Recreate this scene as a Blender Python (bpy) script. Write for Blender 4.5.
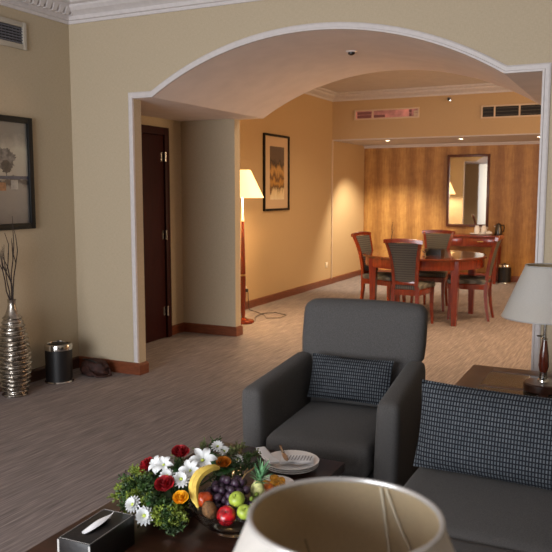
import bpy, bmesh, math, random
from mathutils import Vector, Matrix, noise
random.seed(7)
PI = math.pi
R = math.radians
scene = bpy.context.scene
COL = scene.collection
for o in list(bpy.data.objects):
    bpy.data.objects.remove(o)

# ------------------------------------------------------------------ camera, world, light, exposure
cam = bpy.data.cameras.new('camera')
cam.sensor_width = 36
cam.lens = 740 * 36 / 552
cam.clip_start = 0.02
cam.dof.use_dof = True
cam.dof.focus_distance = 3.6
cam.dof.aperture_fstop = 9.0
camo = bpy.data.objects.new('camera', cam)
camo.location = (0, 0, 1.5)
camo.rotation_euler = (R(90 - 6.55), 0, R(26.04))
COL.objects.link(camo)
scene.camera = camo

world = bpy.data.worlds.new('world')
scene.world = world
world.use_nodes = True
world.node_tree.nodes['Background'].inputs[0].default_value = (0.55, 0.62, 0.75, 1)
world.node_tree.nodes['Background'].inputs[1].default_value = 0.3

scene.view_settings.view_transform = 'Standard'
scene.view_settings.look = 'None'
scene.view_settings.exposure = 0.0
scene.view_settings.gamma = 1.0


def area(name, loc, rot, sx, sy, power, color, spread=180):
    l = bpy.data.lights.new(name, 'AREA')
    l.shape = 'RECTANGLE'
    l.size, l.size_y = sx, sy
    l.energy = power
    l.color = color
    l.spread = R(spread)
    o = bpy.data.objects.new(name, l)
    o.location = loc
    o.rotation_euler = tuple(R(a) for a in rot)
    COL.objects.link(o)
    return o


# daylight through the window in the wall behind the camera (front room)
area('window_daylight', (-2.0, -2.45, 1.32), (90, 0, 0), 2.9, 2.35, 292, (0.93, 0.96, 1.0))
# warm evening light through the window in the right wall of the dining room
area('dining_window_light', (2.45, 9.0, 1.7), (0, 90, 0), 1.5, 2.6, 110, (1.0, 0.66, 0.38))


for lx_, ly_, lp_, lc_ in ((-2.6, 7.4, 78, 140), (-1.0, 7.2, 78, 140), (-2.6, 9.4, 78, 140), (-0.7, 9.2, 78, 140), (-1.35, 7.1, 190, 88)):      # unseen spots added to brighten the dining room and warm its carpet
    l_ = bpy.data.lights.new('dining_fill_spot', 'SPOT')
    l_.energy = lp_
    l_.color = (1.0, .76, .50) if lc_ > 100 else (1.0, .66, .36)
    l_.spot_size = R(lc_)
    l_.spot_blend = .6
    l_.shadow_soft_size = .06
    o_ = bpy.data.objects.new('dining_fill_spot', l_)
    o_.location = (lx_, ly_, 3.0)
    COL.objects.link(o_)


# ------------------------------------------------------------------ materials
def lin(c):
    return tuple(((v / 255) / 12.92 if v / 255 <= 0.04045 else ((v / 255 + 0.055) / 1.055) ** 2.4) for v in c) + (1.0,)


class NT:
    def __init__(s, name):
        s.m = bpy.data.materials.new(name)
        s.m.use_nodes = True
        s.t = s.m.node_tree
        s.b = s.t.nodes['Principled BSDF']

    def n(s, typ, **kw):
        nd = s.t.nodes.new(typ)
        for k, v in kw.items():
            setattr(nd, k, v)
        return nd

    def l(s, a, b):
        s.t.links.new(a, b)

    def coord(s, scale=(1, 1, 1), rot=(0, 0, 0), kind='Object'):
        tc = s.n('ShaderNodeTexCoord')
        mp = s.n('ShaderNodeMapping')
        mp.inputs['Scale'].default_value = scale
        mp.inputs['Rotation'].default_value = rot
        s.l(tc.outputs[kind], mp.inputs['Vector'])
        return mp.outputs['Vector']

    def noise(s, vec, scale, detail=3, rough=0.5):
        nd = s.n('ShaderNodeTexNoise')
        nd.inputs['Scale'].default_value = scale
        nd.inputs['Detail'].default_value = detail
        nd.inputs['Roughness'].default_value = rough
        s.l(vec, nd.inputs['Vector'])
        return nd.outputs['Fac']

    def ramp(s, fac, stops):
        r = s.n('ShaderNodeValToRGB')
        els = r.color_ramp.elements
        while len(els) < len(stops):
            els.new(0.5)
        for e, (p, c) in zip(els, stops):
            e.position = p
            e.color = lin(c)
        s.l(fac, r.inputs['Fac'])
        return r.outputs['Color']

    def bump(s, fac, strength, dist=0.01):
        b = s.n('ShaderNodeBump')
        b.inputs['Strength'].default_value = strength
        b.inputs['Distance'].default_value = dist
        s.l(fac, b.inputs['Height'])
        s.l(b.outputs['Normal'], s.b.inputs['Normal'])


def mat(name, c, rough=0.5, metal=0.0, var=0.0, scale=30, stretch=(1, 1, 1), bump=0.0, coat=0.0, sheen=0.0, spec=0.5):
    t = NT(name)
    t.b.inputs['Roughness'].default_value = rough
    t.b.inputs['Metallic'].default_value = metal
    t.b.inputs['Coat Weight'].default_value = coat
    t.b.inputs['Coat Roughness'].default_value = 0.08
    t.b.inputs['Sheen Weight'].default_value = sheen
    t.b.inputs['Specular IOR Level'].default_value = spec
    v = t.coord(stretch)
    f = t.noise(v, scale, 4)
    lo = tuple(max(0, x * (1 - var)) for x in c)
    hi = tuple(min(255, x * (1 + var)) for x in c)
    t.l(t.ramp(f, [(0.3, lo), (0.7, hi)]), t.b.inputs['Base Color'])
    if bump:
        t.bump(f, bump, 0.004)
    return t.m


def wood(name, dark, light, rough=0.25, stretch=(14, 14, 1.2), coat=0.5):
    t = NT(name)
    v = t.coord(stretch)
    f = t.noise(v, 4.0, 6, 0.6)
    t.l(t.ramp(f, [(0.3, dark), (0.72, light)]), t.b.inputs['Base Color'])
    t.b.inputs['Roughness'].default_value = rough
    t.b.inputs['Coat Weight'].default_value = coat
    t.b.inputs['Coat Roughness'].default_value = 0.1
    return t.m


def wallpaper(name, c1, c2, sc=(260, 260, 40)):
    t = NT(name)
    v = t.coord(sc)
    f = t.noise(v, 1.0, 3, 0.6)
    v2 = t.coord((40, 40, 260))
    g = t.noise(v2, 1.0, 3, 0.6)
    mx = t.n('ShaderNodeMath', operation='MULTIPLY_ADD')
    t.l(f, mx.inputs[0])
    mx.inputs[1].default_value = 0.5
    mh = t.n('ShaderNodeMath', operation='MULTIPLY')
    t.l(g, mh.inputs[0])
    mh.inputs[1].default_value = 0.5
    t.l(mh.outputs[0], mx.inputs[2])
    t.l(t.ramp(mx.outputs[0], [(0.3, c1), (0.7, c2)]), t.b.inputs['Base Color'])
    t.b.inputs['Roughness'].default_value = 0.75
    t.bump(mx.outputs[0], 0.15, 0.002)
    return t.m


M = {}
M['wall'] = wallpaper('beige_wallpaper', (174, 158, 132), (192, 176, 150))
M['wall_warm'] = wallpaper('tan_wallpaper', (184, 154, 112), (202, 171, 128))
M['white'] = mat('white_paint', (205, 198, 196), 0.55, var=0.02)
M['ceil'] = mat('ceiling_paint', (205, 198, 194), 0.8, var=0.02, scale=6)
M['vaultp'] = mat('vault_plaster', (234, 222, 216), 0.8, var=0.02, scale=5)
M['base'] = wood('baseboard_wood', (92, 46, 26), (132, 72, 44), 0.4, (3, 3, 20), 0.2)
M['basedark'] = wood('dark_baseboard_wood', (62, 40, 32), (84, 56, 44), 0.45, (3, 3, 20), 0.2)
M['door'] = wood('dark_door_wood', (40, 12, 13), (54, 17, 17), 0.5, (12, 12, 1), 0.0)
M['door'].node_tree.nodes['Principled BSDF'].inputs['Specular IOR Level'].default_value = 0.2
M['mahog'] = wood('red_mahogany', (92, 29, 12), (138, 50, 22), 0.22)
M['mahog_top'] = wood('dark_mahogany_top', (66, 24, 12), (104, 42, 20), 0.12, (3, 14, 14), 0.8)
M['darkwood'] = wood('dark_walnut', (42, 24, 17), (68, 40, 29), 0.28, (3, 12, 12), 0.25)
M['sidewood'] = wood('brown_walnut', (64, 38, 26), (84, 52, 37), 0.4, (3, 12, 12), 0.1)
M['chrome'] = mat('chrome', (205, 203, 200), 0.14, 1.0)
M['silver'] = mat('hammered_silver', (176, 170, 162), 0.26, 1.0, 0.15, 40, bump=0.3)
M['black'] = mat('black_leather', (20, 18, 19), 0.42, var=0.2, scale=120, bump=0.15)
M['blackplastic'] = mat('black_plastic', (16, 15, 16), 0.35)
M['blackframe'] = mat('black_frame', (14, 12, 11), 0.5, spec=.3)
M['sofa'] = mat('charcoal_upholstery', (78, 76, 75), 0.95, var=0.14, scale=300, bump=0.3, sheen=0.05, spec=.2)
M['brass'] = mat('brass', (180, 150, 90), 0.3, 1.0)
M['ceramic'] = mat('white_ceramic', (240, 237, 235), 0.18, coat=0.4)
M['paper'] = mat('white_paper', (232, 232, 234), 0.85, var=0.02)
M['stitch'] = mat('white_stitching', (170, 168, 165), 0.8)
M['greyprint'] = mat('grey_print', (150, 146, 150), 0.8)
M['twig'] = mat('dark_twig', (40, 28, 22), 0.8, var=0.3, scale=60)
M['bag'] = mat('brown_leather', (52, 30, 25), 0.7, var=0.3, scale=22, bump=0.3, spec=.3)
M['cable'] = mat('black_cable', (52, 42, 36), 0.6)
M['outlet'] = mat('ivory_plastic', (225, 212, 185), 0.4)
M['ventframe'] = mat('vent_frame', (190, 182, 168), 0.5)
M['ventwarm'] = mat('cream_vent_frame', (214, 190, 160), 0.5)
M['ventslat'] = mat('grey_vent_slat', (96, 96, 104), 0.45)
M['ventpink'] = mat('rose_vent_panel', (206, 142, 138), 0.4, var=0.3, scale=5)
M['ventdark'] = mat('vent_cavity', (30, 26, 22), 0.7)
M['olive'] = mat('olive_vent_slat', (84, 74, 58), 0.5)
M['red_rose'] = mat('red_petal', (140, 10, 22), 0.6, var=0.3, scale=60)
M['yellow_rose'] = mat('yellow_petal', (236, 168, 14), 0.6, var=0.1, scale=60)
M['orange_rose'] = mat('orange_petal', (198, 120, 24), 0.6, var=0.2, scale=60)
M['petal'] = mat('white_petal', (204, 206, 206), 0.65, var=0.04, scale=40)
M['flowereye'] = mat('lime_flower_centre', (176, 190, 80), 0.7, var=0.2, scale=200)
M['stamen'] = mat('dark_stamen', (60, 40, 24), 0.6)
M['leafdark'] = mat('dark_green_leaf', (26, 66, 24), 0.45, var=0.3, scale=40)
M['fern'] = mat('yellow_green_fern', (102, 116, 40), 0.6, var=0.35, scale=25)
M['ferndark'] = mat('deep_green_fern', (44, 66, 28), 0.6, var=0.4, scale=25)
M['fernolive'] = mat('olive_green_fern', (88, 96, 56), 0.65, var=0.35, scale=25)
M['applered'] = mat('red_apple_skin', (150, 12, 24), 0.2, var=0.35, scale=22, stretch=(3, 3, 0.6), coat=0.4)
M['applemix'] = mat('red_and_yellow_apple_skin', (196, 70, 30), 0.2, var=0.45, scale=26, coat=0.4)
M['guava'] = mat('green_guava_skin', (152, 170, 62), 0.4, var=0.15, scale=60)
M['kiwi'] = mat('brown_kiwi_skin', (104, 72, 40), 0.8, var=0.3, scale=160, bump=0.3)
M['banana'] = mat('yellow_banana_skin', (226, 194, 92), 0.5, var=0.08, scale=25)
M['bananatip'] = mat('brown_banana_tip', (84, 62, 26), 0.7)
M['grape'] = mat('dark_purple_grape_skin', (52, 36, 50), 0.42, var=0.35, scale=25)
M['greengrape'] = mat('green_grape_skin', (120, 142, 52), 0.3, var=0.2, scale=40)
M['grapestem'] = mat('tan_grape_stem', (112, 88, 52), 0.8)
M['pinebody'] = mat('pale_pineapple_flesh', (206, 206, 140), 0.6, var=0.15, scale=90, bump=0.4)
M['pinecrown'] = mat('grey_green_crown_leaf', (96, 142, 100), 0.5, var=0.3, scale=50)
M['orange'] = mat('orange_peel', (206, 104, 22), 0.45, var=0.1, scale=200, bump=0.3)
M['apricot'] = mat('golden_dried_apricot', (198, 140, 34), 0.5, var=0.25, scale=50)
M['steel'] = mat('steel_cutlery', (190, 184, 176), 0.2, 1.0)
M['darksteel'] = mat('dark_steel', (90, 86, 82), 0.3, 0.9)
M['mirror'] = mat('mirror_silver', (235, 235, 235), 0.02, 1.0)
M['darkglassp'] = mat('dark_glass_panel', (40, 40, 34), 0.12, coat=0.2)
M['brownframe'] = wood('mirror_frame_wood', (70, 34, 17), (104, 54, 28), 0.4, coat=0.1)


def glass(name, c=(240, 245, 245), rough=0.02):
    t = NT(name)
    t.b.inputs['Base Color'].default_value = lin(c)
    t.b.inputs['Roughness'].default_value = rough
    t.b.inputs['Transmission Weight'].default_value = 1.0
    t.b.inputs['IOR'].default_value = 1.25
    return t.m


M['glass'] = glass('clear_glass', (240, 245, 245), .06)


def emit(name, c, s, base=(240, 230, 210)):
    t = NT(name)
    t.b.inputs['Base Color'].default_value = lin(base)
    t.b.inputs['Emission Color'].default_value = lin(c)
    t.b.inputs['Emission Strength'].default_value = s
    return t.m


M['bulb'] = emit('lit_downlight', (255, 232, 196), 30)
M['litshade'] = emit('lit_lamp_shade', (255, 205, 128), 1.9, (255, 240, 210))
M['windowsky'] = emit('daylight_sky', (205, 222, 255), 1.2)
M['windowdusk'] = emit('evening_sky', (255, 190, 120), 1.2)


def shade_mat(name, c, amount):
    t = NT(name)
    v = t.coord((220, 220, 220))
    f = t.noise(v, 1.0, 2)
    col = t.ramp(f, [(0.3, tuple(x * .97 for x in c)), (0.7, c)])
    t.l(col, t.b.inputs['Base Color'])
    t.b.inputs['Roughness'].default_value = 0.85
    tr = t.n('ShaderNodeBsdfTranslucent')
    t.l(col, tr.inputs['Color'])
    mx = t.n('ShaderNodeMixShader')
    mx.inputs[0].default_value = amount
    t.l(t.b.outputs[0], mx.inputs[1])
    t.l(tr.outputs[0], mx.inputs[2])
    t.l(mx.outputs[0], t.t.nodes['Material Output'].inputs['Surface'])
    return t.m


M['shade'] = shade_mat('lamp_shade_fabric', (218, 214, 208), .5)
M['shadein'] = shade_mat('lamp_shade_lining', (228, 212, 180), .62)
M['seam'] = mat('lamp_shade_seam', (206, 196, 174), 0.8)


def carpet():
    t = NT('striped_carpet')
    v = t.coord((1, 1, 1), (0, 0, R(1.5)))
    sep = t.n('ShaderNodeMapping')
    sep.inputs['Scale'].default_value = (125, 4.5, 1)
    t.l(v, sep.inputs['Vector'])
    f = t.noise(sep.outputs['Vector'], 1.0, 2, 0.6)
    s2 = t.n('ShaderNodeMapping')
    s2.inputs['Scale'].default_value = (60, 2.2, 1)
    t.l(v, s2.inputs['Vector'])
    g = t.noise(s2.outputs['Vector'], 1.0, 2, 0.6)
    mx = t.n('ShaderNodeMath', operation='MULTIPLY_ADD')
    t.l(g, mx.inputs[0])
    mx.inputs[1].default_value = 0.35
    mh = t.n('ShaderNodeMath', operation='MULTIPLY')
    t.l(f, mh.inputs[0])
    mh.inputs[1].default_value = 0.65
    t.l(mh.outputs[0], mx.inputs[2])
    t.l(t.ramp(mx.outputs[0], [(0.32, (96, 86, 84)), (0.5, (126, 114, 110)), (0.68, (156, 142, 137))]), t.b.inputs['Base Color'])
    t.b.inputs['Roughness'].default_value = 0.95
    t.bump(mx.outputs[0], 0.4, 0.004)
    return t.m


M['carpet'] = carpet()


def goldpaper():
    t = NT('gold_striped_wallpaper')
    v = t.coord((1, 1, 1))
    w = t.n('ShaderNodeTexWave', wave_type='BANDS', bands_direction='X', wave_profile='SIN')
    w.inputs['Scale'].default_value = 1.05
    w.inputs['Distortion'].default_value = 0.0
    t.l(v, w.inputs['Vector'])
    v2 = t.coord((26, 1, 2.2))
    f = t.noise(v2, 1.6, 5, 0.65)
    v3 = t.coord((5, 1, 5))
    g = t.noise(v3, 1.5, 4, 0.7)
    ad = t.n('ShaderNodeMath', operation='MULTIPLY_ADD')
    t.l(f, ad.inputs[0])
    ad.inputs[1].default_value = 0.45
    m2 = t.n('ShaderNodeMath', operation='MULTIPLY_ADD')
    t.l(w.outputs['Fac'], m2.inputs[0])
    m2.inputs[1].default_value = 0.20
    m3 = t.n('ShaderNodeMath', operation='MULTIPLY')
    t.l(g, m3.inputs[0])
    m3.inputs[1].default_value = 0.35
    t.l(m3.outputs[0], m2.inputs[2])
    t.l(m2.outputs[0], ad.inputs[2])
    t.l(t.ramp(ad.outputs[0], [(0.22, (122, 78, 34)), (0.45, (156, 108, 52)), (0.70, (194, 146, 78))]), t.b.inputs['Base Color'])
    t.b.inputs['Roughness'].default_value = 0.5
    return t.m


M['gold'] = goldpaper()


def dash(name, w, h):
    t = NT(name)
    tc = t.n('ShaderNodeTexCoord')
    sx = t.n('ShaderNodeSeparateXYZ')
    cx = t.n('ShaderNodeCombineXYZ')
    t.l(tc.outputs['Object'], sx.inputs[0])
    t.l(sx.outputs['X'], cx.inputs['X'])
    t.l(sx.outputs['Z'], cx.inputs['Y'])
    br = t.n('ShaderNodeTexBrick')
    br.offset = 0.0
    br.inputs['Scale'].default_value = 1.0
    br.inputs['Brick Width'].default_value = w
    br.inputs['Row Height'].default_value = h
    br.inputs['Mortar Size'].default_value = w * 0.27
    br.inputs['Mortar Smooth'].default_value = 0.3
    br.inputs['Color1'].default_value = lin((92, 97, 102))
    br.inputs['Color2'].default_value = lin((78, 83, 88))
    br.inputs['Mortar'].default_value = lin((27, 28, 33))
    t.l(cx.outputs[0], br.inputs['Vector'])
    t.l(br.outputs['Color'], t.b.inputs['Base Color'])
    t.b.inputs['Roughness'].default_value = 0.95
    t.b.inputs['Specular IOR Level'].default_value = 0.15
    t.bump(br.outputs['Fac'], 0.15, 0.002)
    return t.m


M['dash'] = dash('dashed_cushion_fabric', 0.0110, 0.0172)
M['dashs'] = dash('small_dashed_cushion_fabric', 0.0110, 0.0165)


def stripes(name, c1, c2, freq, axis='Z'):
    t = NT(name)
    v = t.coord((1, 1, 1))
    w = t.n('ShaderNodeTexWave', wave_type='BANDS', bands_direction=axis, wave_profile='SIN')
    w.inputs['Scale'].default_value = freq
    w.inputs['Distortion'].default_value = 0.6
    w.inputs['Detail Scale'].default_value = 3
    t.l(v, w.inputs['Vector'])
    t.l(t.ramp(w.outputs['Fac'], [(0.25, c1), (0.75, c2)]), t.b.inputs['Base Color'])
    t.b.inputs['Roughness'].default_value = 0.8
    return t.m


M['chairfab'] = stripes('striped_chair_fabric', (62, 57, 51), (88, 83, 75), 12, 'Z')
M['seatfab'] = stripes('striped_seat_fabric', (66, 62, 56), (100, 95, 86), 13, 'X')


def art_mat(name, kind):
    t = NT(name)
    tc = t.n('ShaderNodeTexCoord')
    sx = t.n('ShaderNodeSeparateXYZ')
    t.l(tc.outputs['Generated'], sx.inputs[0])
    if kind == 'tree':
        v = t.coord((1, 2.2, 1.6), kind='Generated')
        f = t.noise(v, 2.6, 5, 0.65)
        md = t.n('ShaderNodeMath', operation='MULTIPLY_ADD')
        t.l(f, md.inputs[0])
        md.inputs[1].default_value = 0.30
        t.l(sx.outputs['Z'], md.inputs[2])
        c = t.ramp(md.outputs[0], [(0.14, (86, 84, 84)), (0.30, (112, 109, 106)), (0.50, (124, 120, 114)),
                                   (0.535, (38, 36, 40)), (0.575, (46, 42, 44)), (0.60, (150, 146, 136)),
                                   (0.85, (164, 160, 146)), (1.0, (112, 110, 104))])
    else:
        v = t.coord((1, 3.0, 2.4), kind='Generated')
        f = t.noise(v, 1.8, 5, 0.6)
        md = t.n('ShaderNodeMath', operation='MULTIPLY_ADD')
        t.l(f, md.inputs[0])
        md.inputs[1].default_value = 0.5
        t.l(sx.outputs['Z'], md.inputs[2])
        c = t.ramp(md.outputs[0], [(0.24, (236, 220, 186)), (0.40, (226, 200, 152)), (0.47, (84, 54, 32)), (0.56, (190, 140, 66)), (0.66, (96, 60, 34)),  # pale low stops paint the lamp's reflection into the bottom of the print
                                   (0.80, (196, 150, 84)), (0.92, (50, 38, 32)), (1.0, (98, 82, 68))])
    t.l(c, t.b.inputs['Base Color'])
    t.b.inputs['Roughness'].default_value = 0.35
    t.b.inputs['Coat Weight'].default_value = 0.3
    return t.m


M['arttree'] = art_mat('misty_landscape_print', 'tree')
M['artroom'] = art_mat('golden_print_with_lamp_reflection', 'gold')
M['artink'] = mat('dark_paint', (52, 50, 50), 0.4, var=0.3, scale=30)
M['artgrey'] = mat('grey_paint', (96, 93, 90), 0.4, var=0.35, scale=26)
M['artpale'] = mat('pale_paint', (150, 148, 142), 0.4, var=0.1, scale=30)
M['artorange'] = mat('orange_paint', (140, 98, 66), 0.4, var=0.2, scale=40)
M['artblue'] = mat('blue_paint', (60, 66, 84), 0.4, var=0.2, scale=40)
M['mount'] = mat('cream_mount_board', (206, 176, 140), 0.7)


# ------------------------------------------------------------------ mesh helpers
class MB:
    def __init__(s):
        s.bm = bmesh.new()

    def poly(s, vs, faces):
        v = [s.bm.verts.new(p) for p in vs]
        for f in faces:
            try:
                s.bm.faces.new([v[i] for i in f])
            except ValueError:
                pass
        return s

    def box(s, lo, hi, bev=0.0, seg=2, mtx=None):
        t = bmesh.new()
        bmesh.ops.create_cube(t, size=1)
        c = [(a + b) / 2 for a, b in zip(lo, hi)]
        d = [abs(b - a) for a, b in zip(lo, hi)]
        for v in t.verts:
            v.co = Vector((v.co.x * d[0], v.co.y * d[1], v.co.z * d[2]))
        if bev:
            bmesh.ops.bevel(t, geom=t.edges[:], offset=bev, segments=seg, profile=0.5, affect='EDGES')
        for v in t.verts:
            v.co = v.co + Vector(c)
            if mtx:
                v.co = mtx @ v.co
        s.merge(t)
        return s

    def merge(s, t, mtx=None):
        t.verts.index_update()
        m = [s.bm.verts.new((mtx @ v.co) if mtx else v.co) for v in t.verts]
        for f in t.faces:
            try:
                s.bm.faces.new([m[v.index] for v in f.verts])
            except ValueError:
                pass
        t.free()

    def cushion(s, c, half, r, puff=(0, 0, 0), n=9, fn=None):
        t = bmesh.new()
        bmesh.ops.create_cube(t, size=2)
        bmesh.ops.subdivide_edges(t, edges=t.edges[:], cuts=n, use_grid_fill=True)
        h = Vector(half)
        for v in t.verts:
            u = [math.copysign(1 - (1 - min(1, abs(a))) ** 1.8, a) for a in v.co]
            q = Vector([u[i] * h[i] for i in range(3)])
            inner = Vector([max(-(h[i] - r), min(h[i] - r, q[i])) for i in range(3)])
            d = q - inner
            if d.length > 1e-6:
                q = inner + d.normalized() * min(r, d.length if sum(abs(x) > 1e-6 for x in d) < 2 else r)
            k = [1 - a * a for a in u]
            q.z += puff[2] * k[0] * k[1] * (1 if u[2] > 0 else -1)
            q.y += puff[1] * k[0] * k[2] * (1 if u[1] > 0 else -1)
            q.x += puff[0] * k[1] * k[2] * (1 if u[0] > 0 else -1)
            q += Vector(c)
            v.co = fn(q) if fn else q
        s.merge(t)
        return s

    def lathe(s, prof, c=(0, 0, 0), seg=32, fn=None, mtx=None, closed=False):
        rings = []
        for r, z in prof:
            ring = []
            for i in range(seg):
                a = 2 * PI * i / seg
                rr = r * (fn(a, z) if fn else 1)
                p = Vector((c[0] + rr * math.cos(a), c[1] + rr * math.sin(a), c[2] + z))
                ring.append(s.bm.verts.new(mtx @ p if mtx else p))
            rings.append(ring)
        for k in range(len(rings) - (0 if closed else 1)):
            A, B = rings[k], rings[(k + 1) % len(rings)]
            for i in range(seg):
                j = (i + 1) % seg
                s.bm.faces.new((A[i], A[j], B[j], B[i]))
        if not closed:
            if prof[0][0] > 1e-5:
                s.bm.faces.new(list(reversed(rings[0])))
            if prof[-1][0] > 1e-5:
                s.bm.faces.new(rings[-1])
        return s

    def tube(s, pts, r, seg=8, flat=None):
        pts = [Vector(p) for p in pts]
        rs = r if isinstance(r, (list, tuple)) else [r] * len(pts)
        rings = []
        up = Vector((0, 0, 1))
        for i, p in enumerate(pts):
            d = (pts[min(i + 1, len(pts) - 1)] - pts[max(i - 1, 0)]).normalized()
            a = d.cross(up)
            if a.length < 1e-3:
                a = d.cross(Vector((0, 1, 0)))
            a.normalize()
            b = a.cross(d).normalized()
            up = b
            rings.append([s.bm.verts.new(p + (a * math.cos(2 * PI * k / seg) + b * math.sin(2 * PI * k / seg)) * rs[i]) for k in range(seg)])
        for A, B in zip(rings, rings[1:]):
            for i in range(seg):
                j = (i + 1) % seg
                s.bm.faces.new((A[i], A[j], B[j], B[i]))
        s.bm.faces.new(list(reversed(rings[0])))
        s.bm.faces.new(rings[-1])
        return s

    def sweep(s, secs):
        """secs: list of closed sections (lists of points with equal count)"""
        rings = [[s.bm.verts.new(p) for p in sec] for sec in secs]
        n = len(rings[0])
        for A, B in zip(rings, rings[1:]):
            for i in range(n):
                j = (i + 1) % n
                s.bm.faces.new((A[i], A[j], B[j], B[i]))
        s.bm.faces.new(list(reversed(rings[0])))
        s.bm.faces.new(rings[-1])
        return s

    def ball(s, c, r, seg=16, rings=10, fn=None, mtx=None):
        t = bmesh.new()
        bmesh.ops.create_uvsphere(t, u_segments=seg, v_segments=rings, radius=1)
        rr = r if isinstance(r, (tuple, list)) else (r, r, r)
        for v in t.verts:
            q = v.co.copy()
            if fn:
                q = fn(q)
            q = Vector((q.x * rr[0], q.y * rr[1], q.z * rr[2]))
            if mtx:
                q = mtx @ q
            v.co = q + Vector(c)
        s.merge(t)
        return s

    def grid(s, fn, nu, nv):
        V = [[s.bm.verts.new(fn(i / nu, j / nv)) for j in range(nv + 1)] for i in range(nu + 1)]
        for i in range(nu):
            for j in range(nv):
                s.bm.faces.new((V[i][j], V[i + 1][j], V[i + 1][j + 1], V[i][j + 1]))
        return s

    def build(s, name, m, parent=None, loc=None, rot=None, ang=38, thick=0.0):
        if thick:
            g = bmesh.ops.solidify(s.bm, geom=s.bm.faces[:], thickness=thick)
        bmesh.ops.remove_doubles(s.bm, verts=s.bm.verts[:], dist=1e-5)
        bmesh.ops.recalc_face_normals(s.bm, faces=s.bm.faces[:])
        for f in s.bm.faces:
            f.smooth = True
        for e in s.bm.edges:
            if len(e.link_faces) != 2 or e.calc_face_angle(0) > R(ang):
                e.smooth = False
        me = bpy.data.meshes.new(name)
        s.bm.to_mesh(me)
        s.bm.free()
        me.materials.append(m)
        o = bpy.data.objects.new(name, me)
        COL.objects.link(o)
        if parent:
            o.parent = parent
        if loc is not None:
            o.location = loc
        if rot is not None:
            o.rotation_euler = rot
        return o


def tag(o, label, cat, group=None):
    o['label'] = label
    o['category'] = cat
    if group:
        o['group'] = group
    return o


def thing(name, label, cat, loc=(0, 0, 0), rot=0, group=None):
    o = bpy.data.objects.new(name, None)
    COL.objects.link(o)
    o.location = loc
    o.rotation_euler = (0, 0, rot) if not isinstance(rot, tuple) else rot
    o.empty_display_size = 0.05
    return tag(o, label, cat, group)


def struct(o):
    o['kind'] = 'structure'
    return o


def dup(root, loc, rot, label, group=None):
    r = root.copy()
    COL.objects.link(r)
    r.location = loc
    r.rotation_euler = (0, 0, rot) if not isinstance(rot, tuple) else rot
    r['label'] = label
    if group:
        r['group'] = group
    for ch in list(root.children):
        c = ch.copy()
        COL.objects.link(c)
        c.parent = r
        for g in list(ch.children):
            d = g.copy()
            COL.objects.link(d)
            d.parent = c
    return r


def relabel(o, label):
    o['label'] = label
    return o


# ------------------------------------------------------------------ the setting
XN = -4.34                  # left wall of the niche
XL, XR, YB, YA, YP, YS, YE = -4.25, 2.6, -2.6, 4.85, 6.62, 11.15, 12.7   # left, right, rear, arch wall, vault end, soffit, far wall
X2 = -4.45                  # left wall of the dining room
ZC = 3.03
AL, AR = -3.615, -0.565
AP = -3.70                   # end of the second pier      # arch opening
KL, KR, ZK, ZP = -3.43, -0.79, 2.222, 2.60   # kinks where the vault springs, spring height, crown of the vault

struct(MB().box((-4.9, YB - .3, -0.1), (XR + .3, YE + .3, 0)).build('floor', M['carpet']))
struct(MB().box((XL - .3, YB - .3, ZC), (XR + .3, YA + .02, ZC + .1)).build('ceiling', M['ceil']))
struct(MB().box((X2 - .3, YP + .1, ZC), (XR + .3, YE + .3, ZC + .1)).build('ceiling.001', M['ceil']))
struct(MB().box((XL - .25, YB, 0), (XL, YA + .05, ZC)).build('wall_left', M['wall']))
struct(MB().box((XN - .25, YA + .052, 0), (XN, YP + .05, ZC)).build('wall_niche', M['wall']))
# arch wall with the arched opening cut out (5 cm return, niche behind the left pier)
hw = (KR - KL) / 2
xc = (KR + KL) / 2
sag = ZP - ZK
RAD = (hw * hw + sag * sag) / (2 * sag)


def arc(n=40, dz=0.0, grow=0.0):
    out = []
    for i in range(n + 1):
        x = (KL - grow) + (KR - KL + 2 * grow) * i / n
        dx = x - xc
        out.append((x, ZP + grow - ((RAD + grow) - math.sqrt((RAD + grow) ** 2 - dx * dx)) + dz))
    return out


prof = [(AL, 0), (AL, ZK)] + arc() + [(AR, ZK), (AR, 0)]


def wall_with_arch(y0, y1, xl, xr, name, m, AL=AL, under=True):
    mb = MB()
    b = mb.bm
    top = ZC
    for y in (y0, y1):
        pts = [(AL, ZK)] + arc() + [(AR, ZK)]
        lo = [b.verts.new((x, y, z)) for x, z in pts]
        hi = [b.verts.new((x, y, top)) for x, z in pts]
        for i in range(len(pts) - 1):
            b.faces.new((lo[i], lo[i + 1], hi[i + 1], hi[i]))
        mb.poly([(xl, y, 0), (AL, y, 0), (AL, y, top), (xl, y, top)], [(0, 1, 2, 3)])
        mb.poly([(AR, y, 0), (xr, y, 0), (xr, y, top), (AR, y, top)], [(0, 1, 2, 3)])
    pts = [(AL, ZK)] + arc() + [(AR, ZK)]
    for (xa, za), (xb, zb) in zip(pts, pts[1:]) if under else ():
        mb.poly([(xa, y0, za), (xb, y0, zb), (xb, y1, zb), (xa, y1, za)], [(0, 1, 2, 3)])
    for x in (AL, AR):
        mb.poly([(x, y0, 0), (x, y1, 0), (x, y1, ZK), (x, y0, ZK)], [(0, 1, 2, 3)])
    return struct(mb.build(name, m))


wall_with_arch(YA, YA + .09, XL, XR, 'wall_arch', M['wall'], AL, False)
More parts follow.
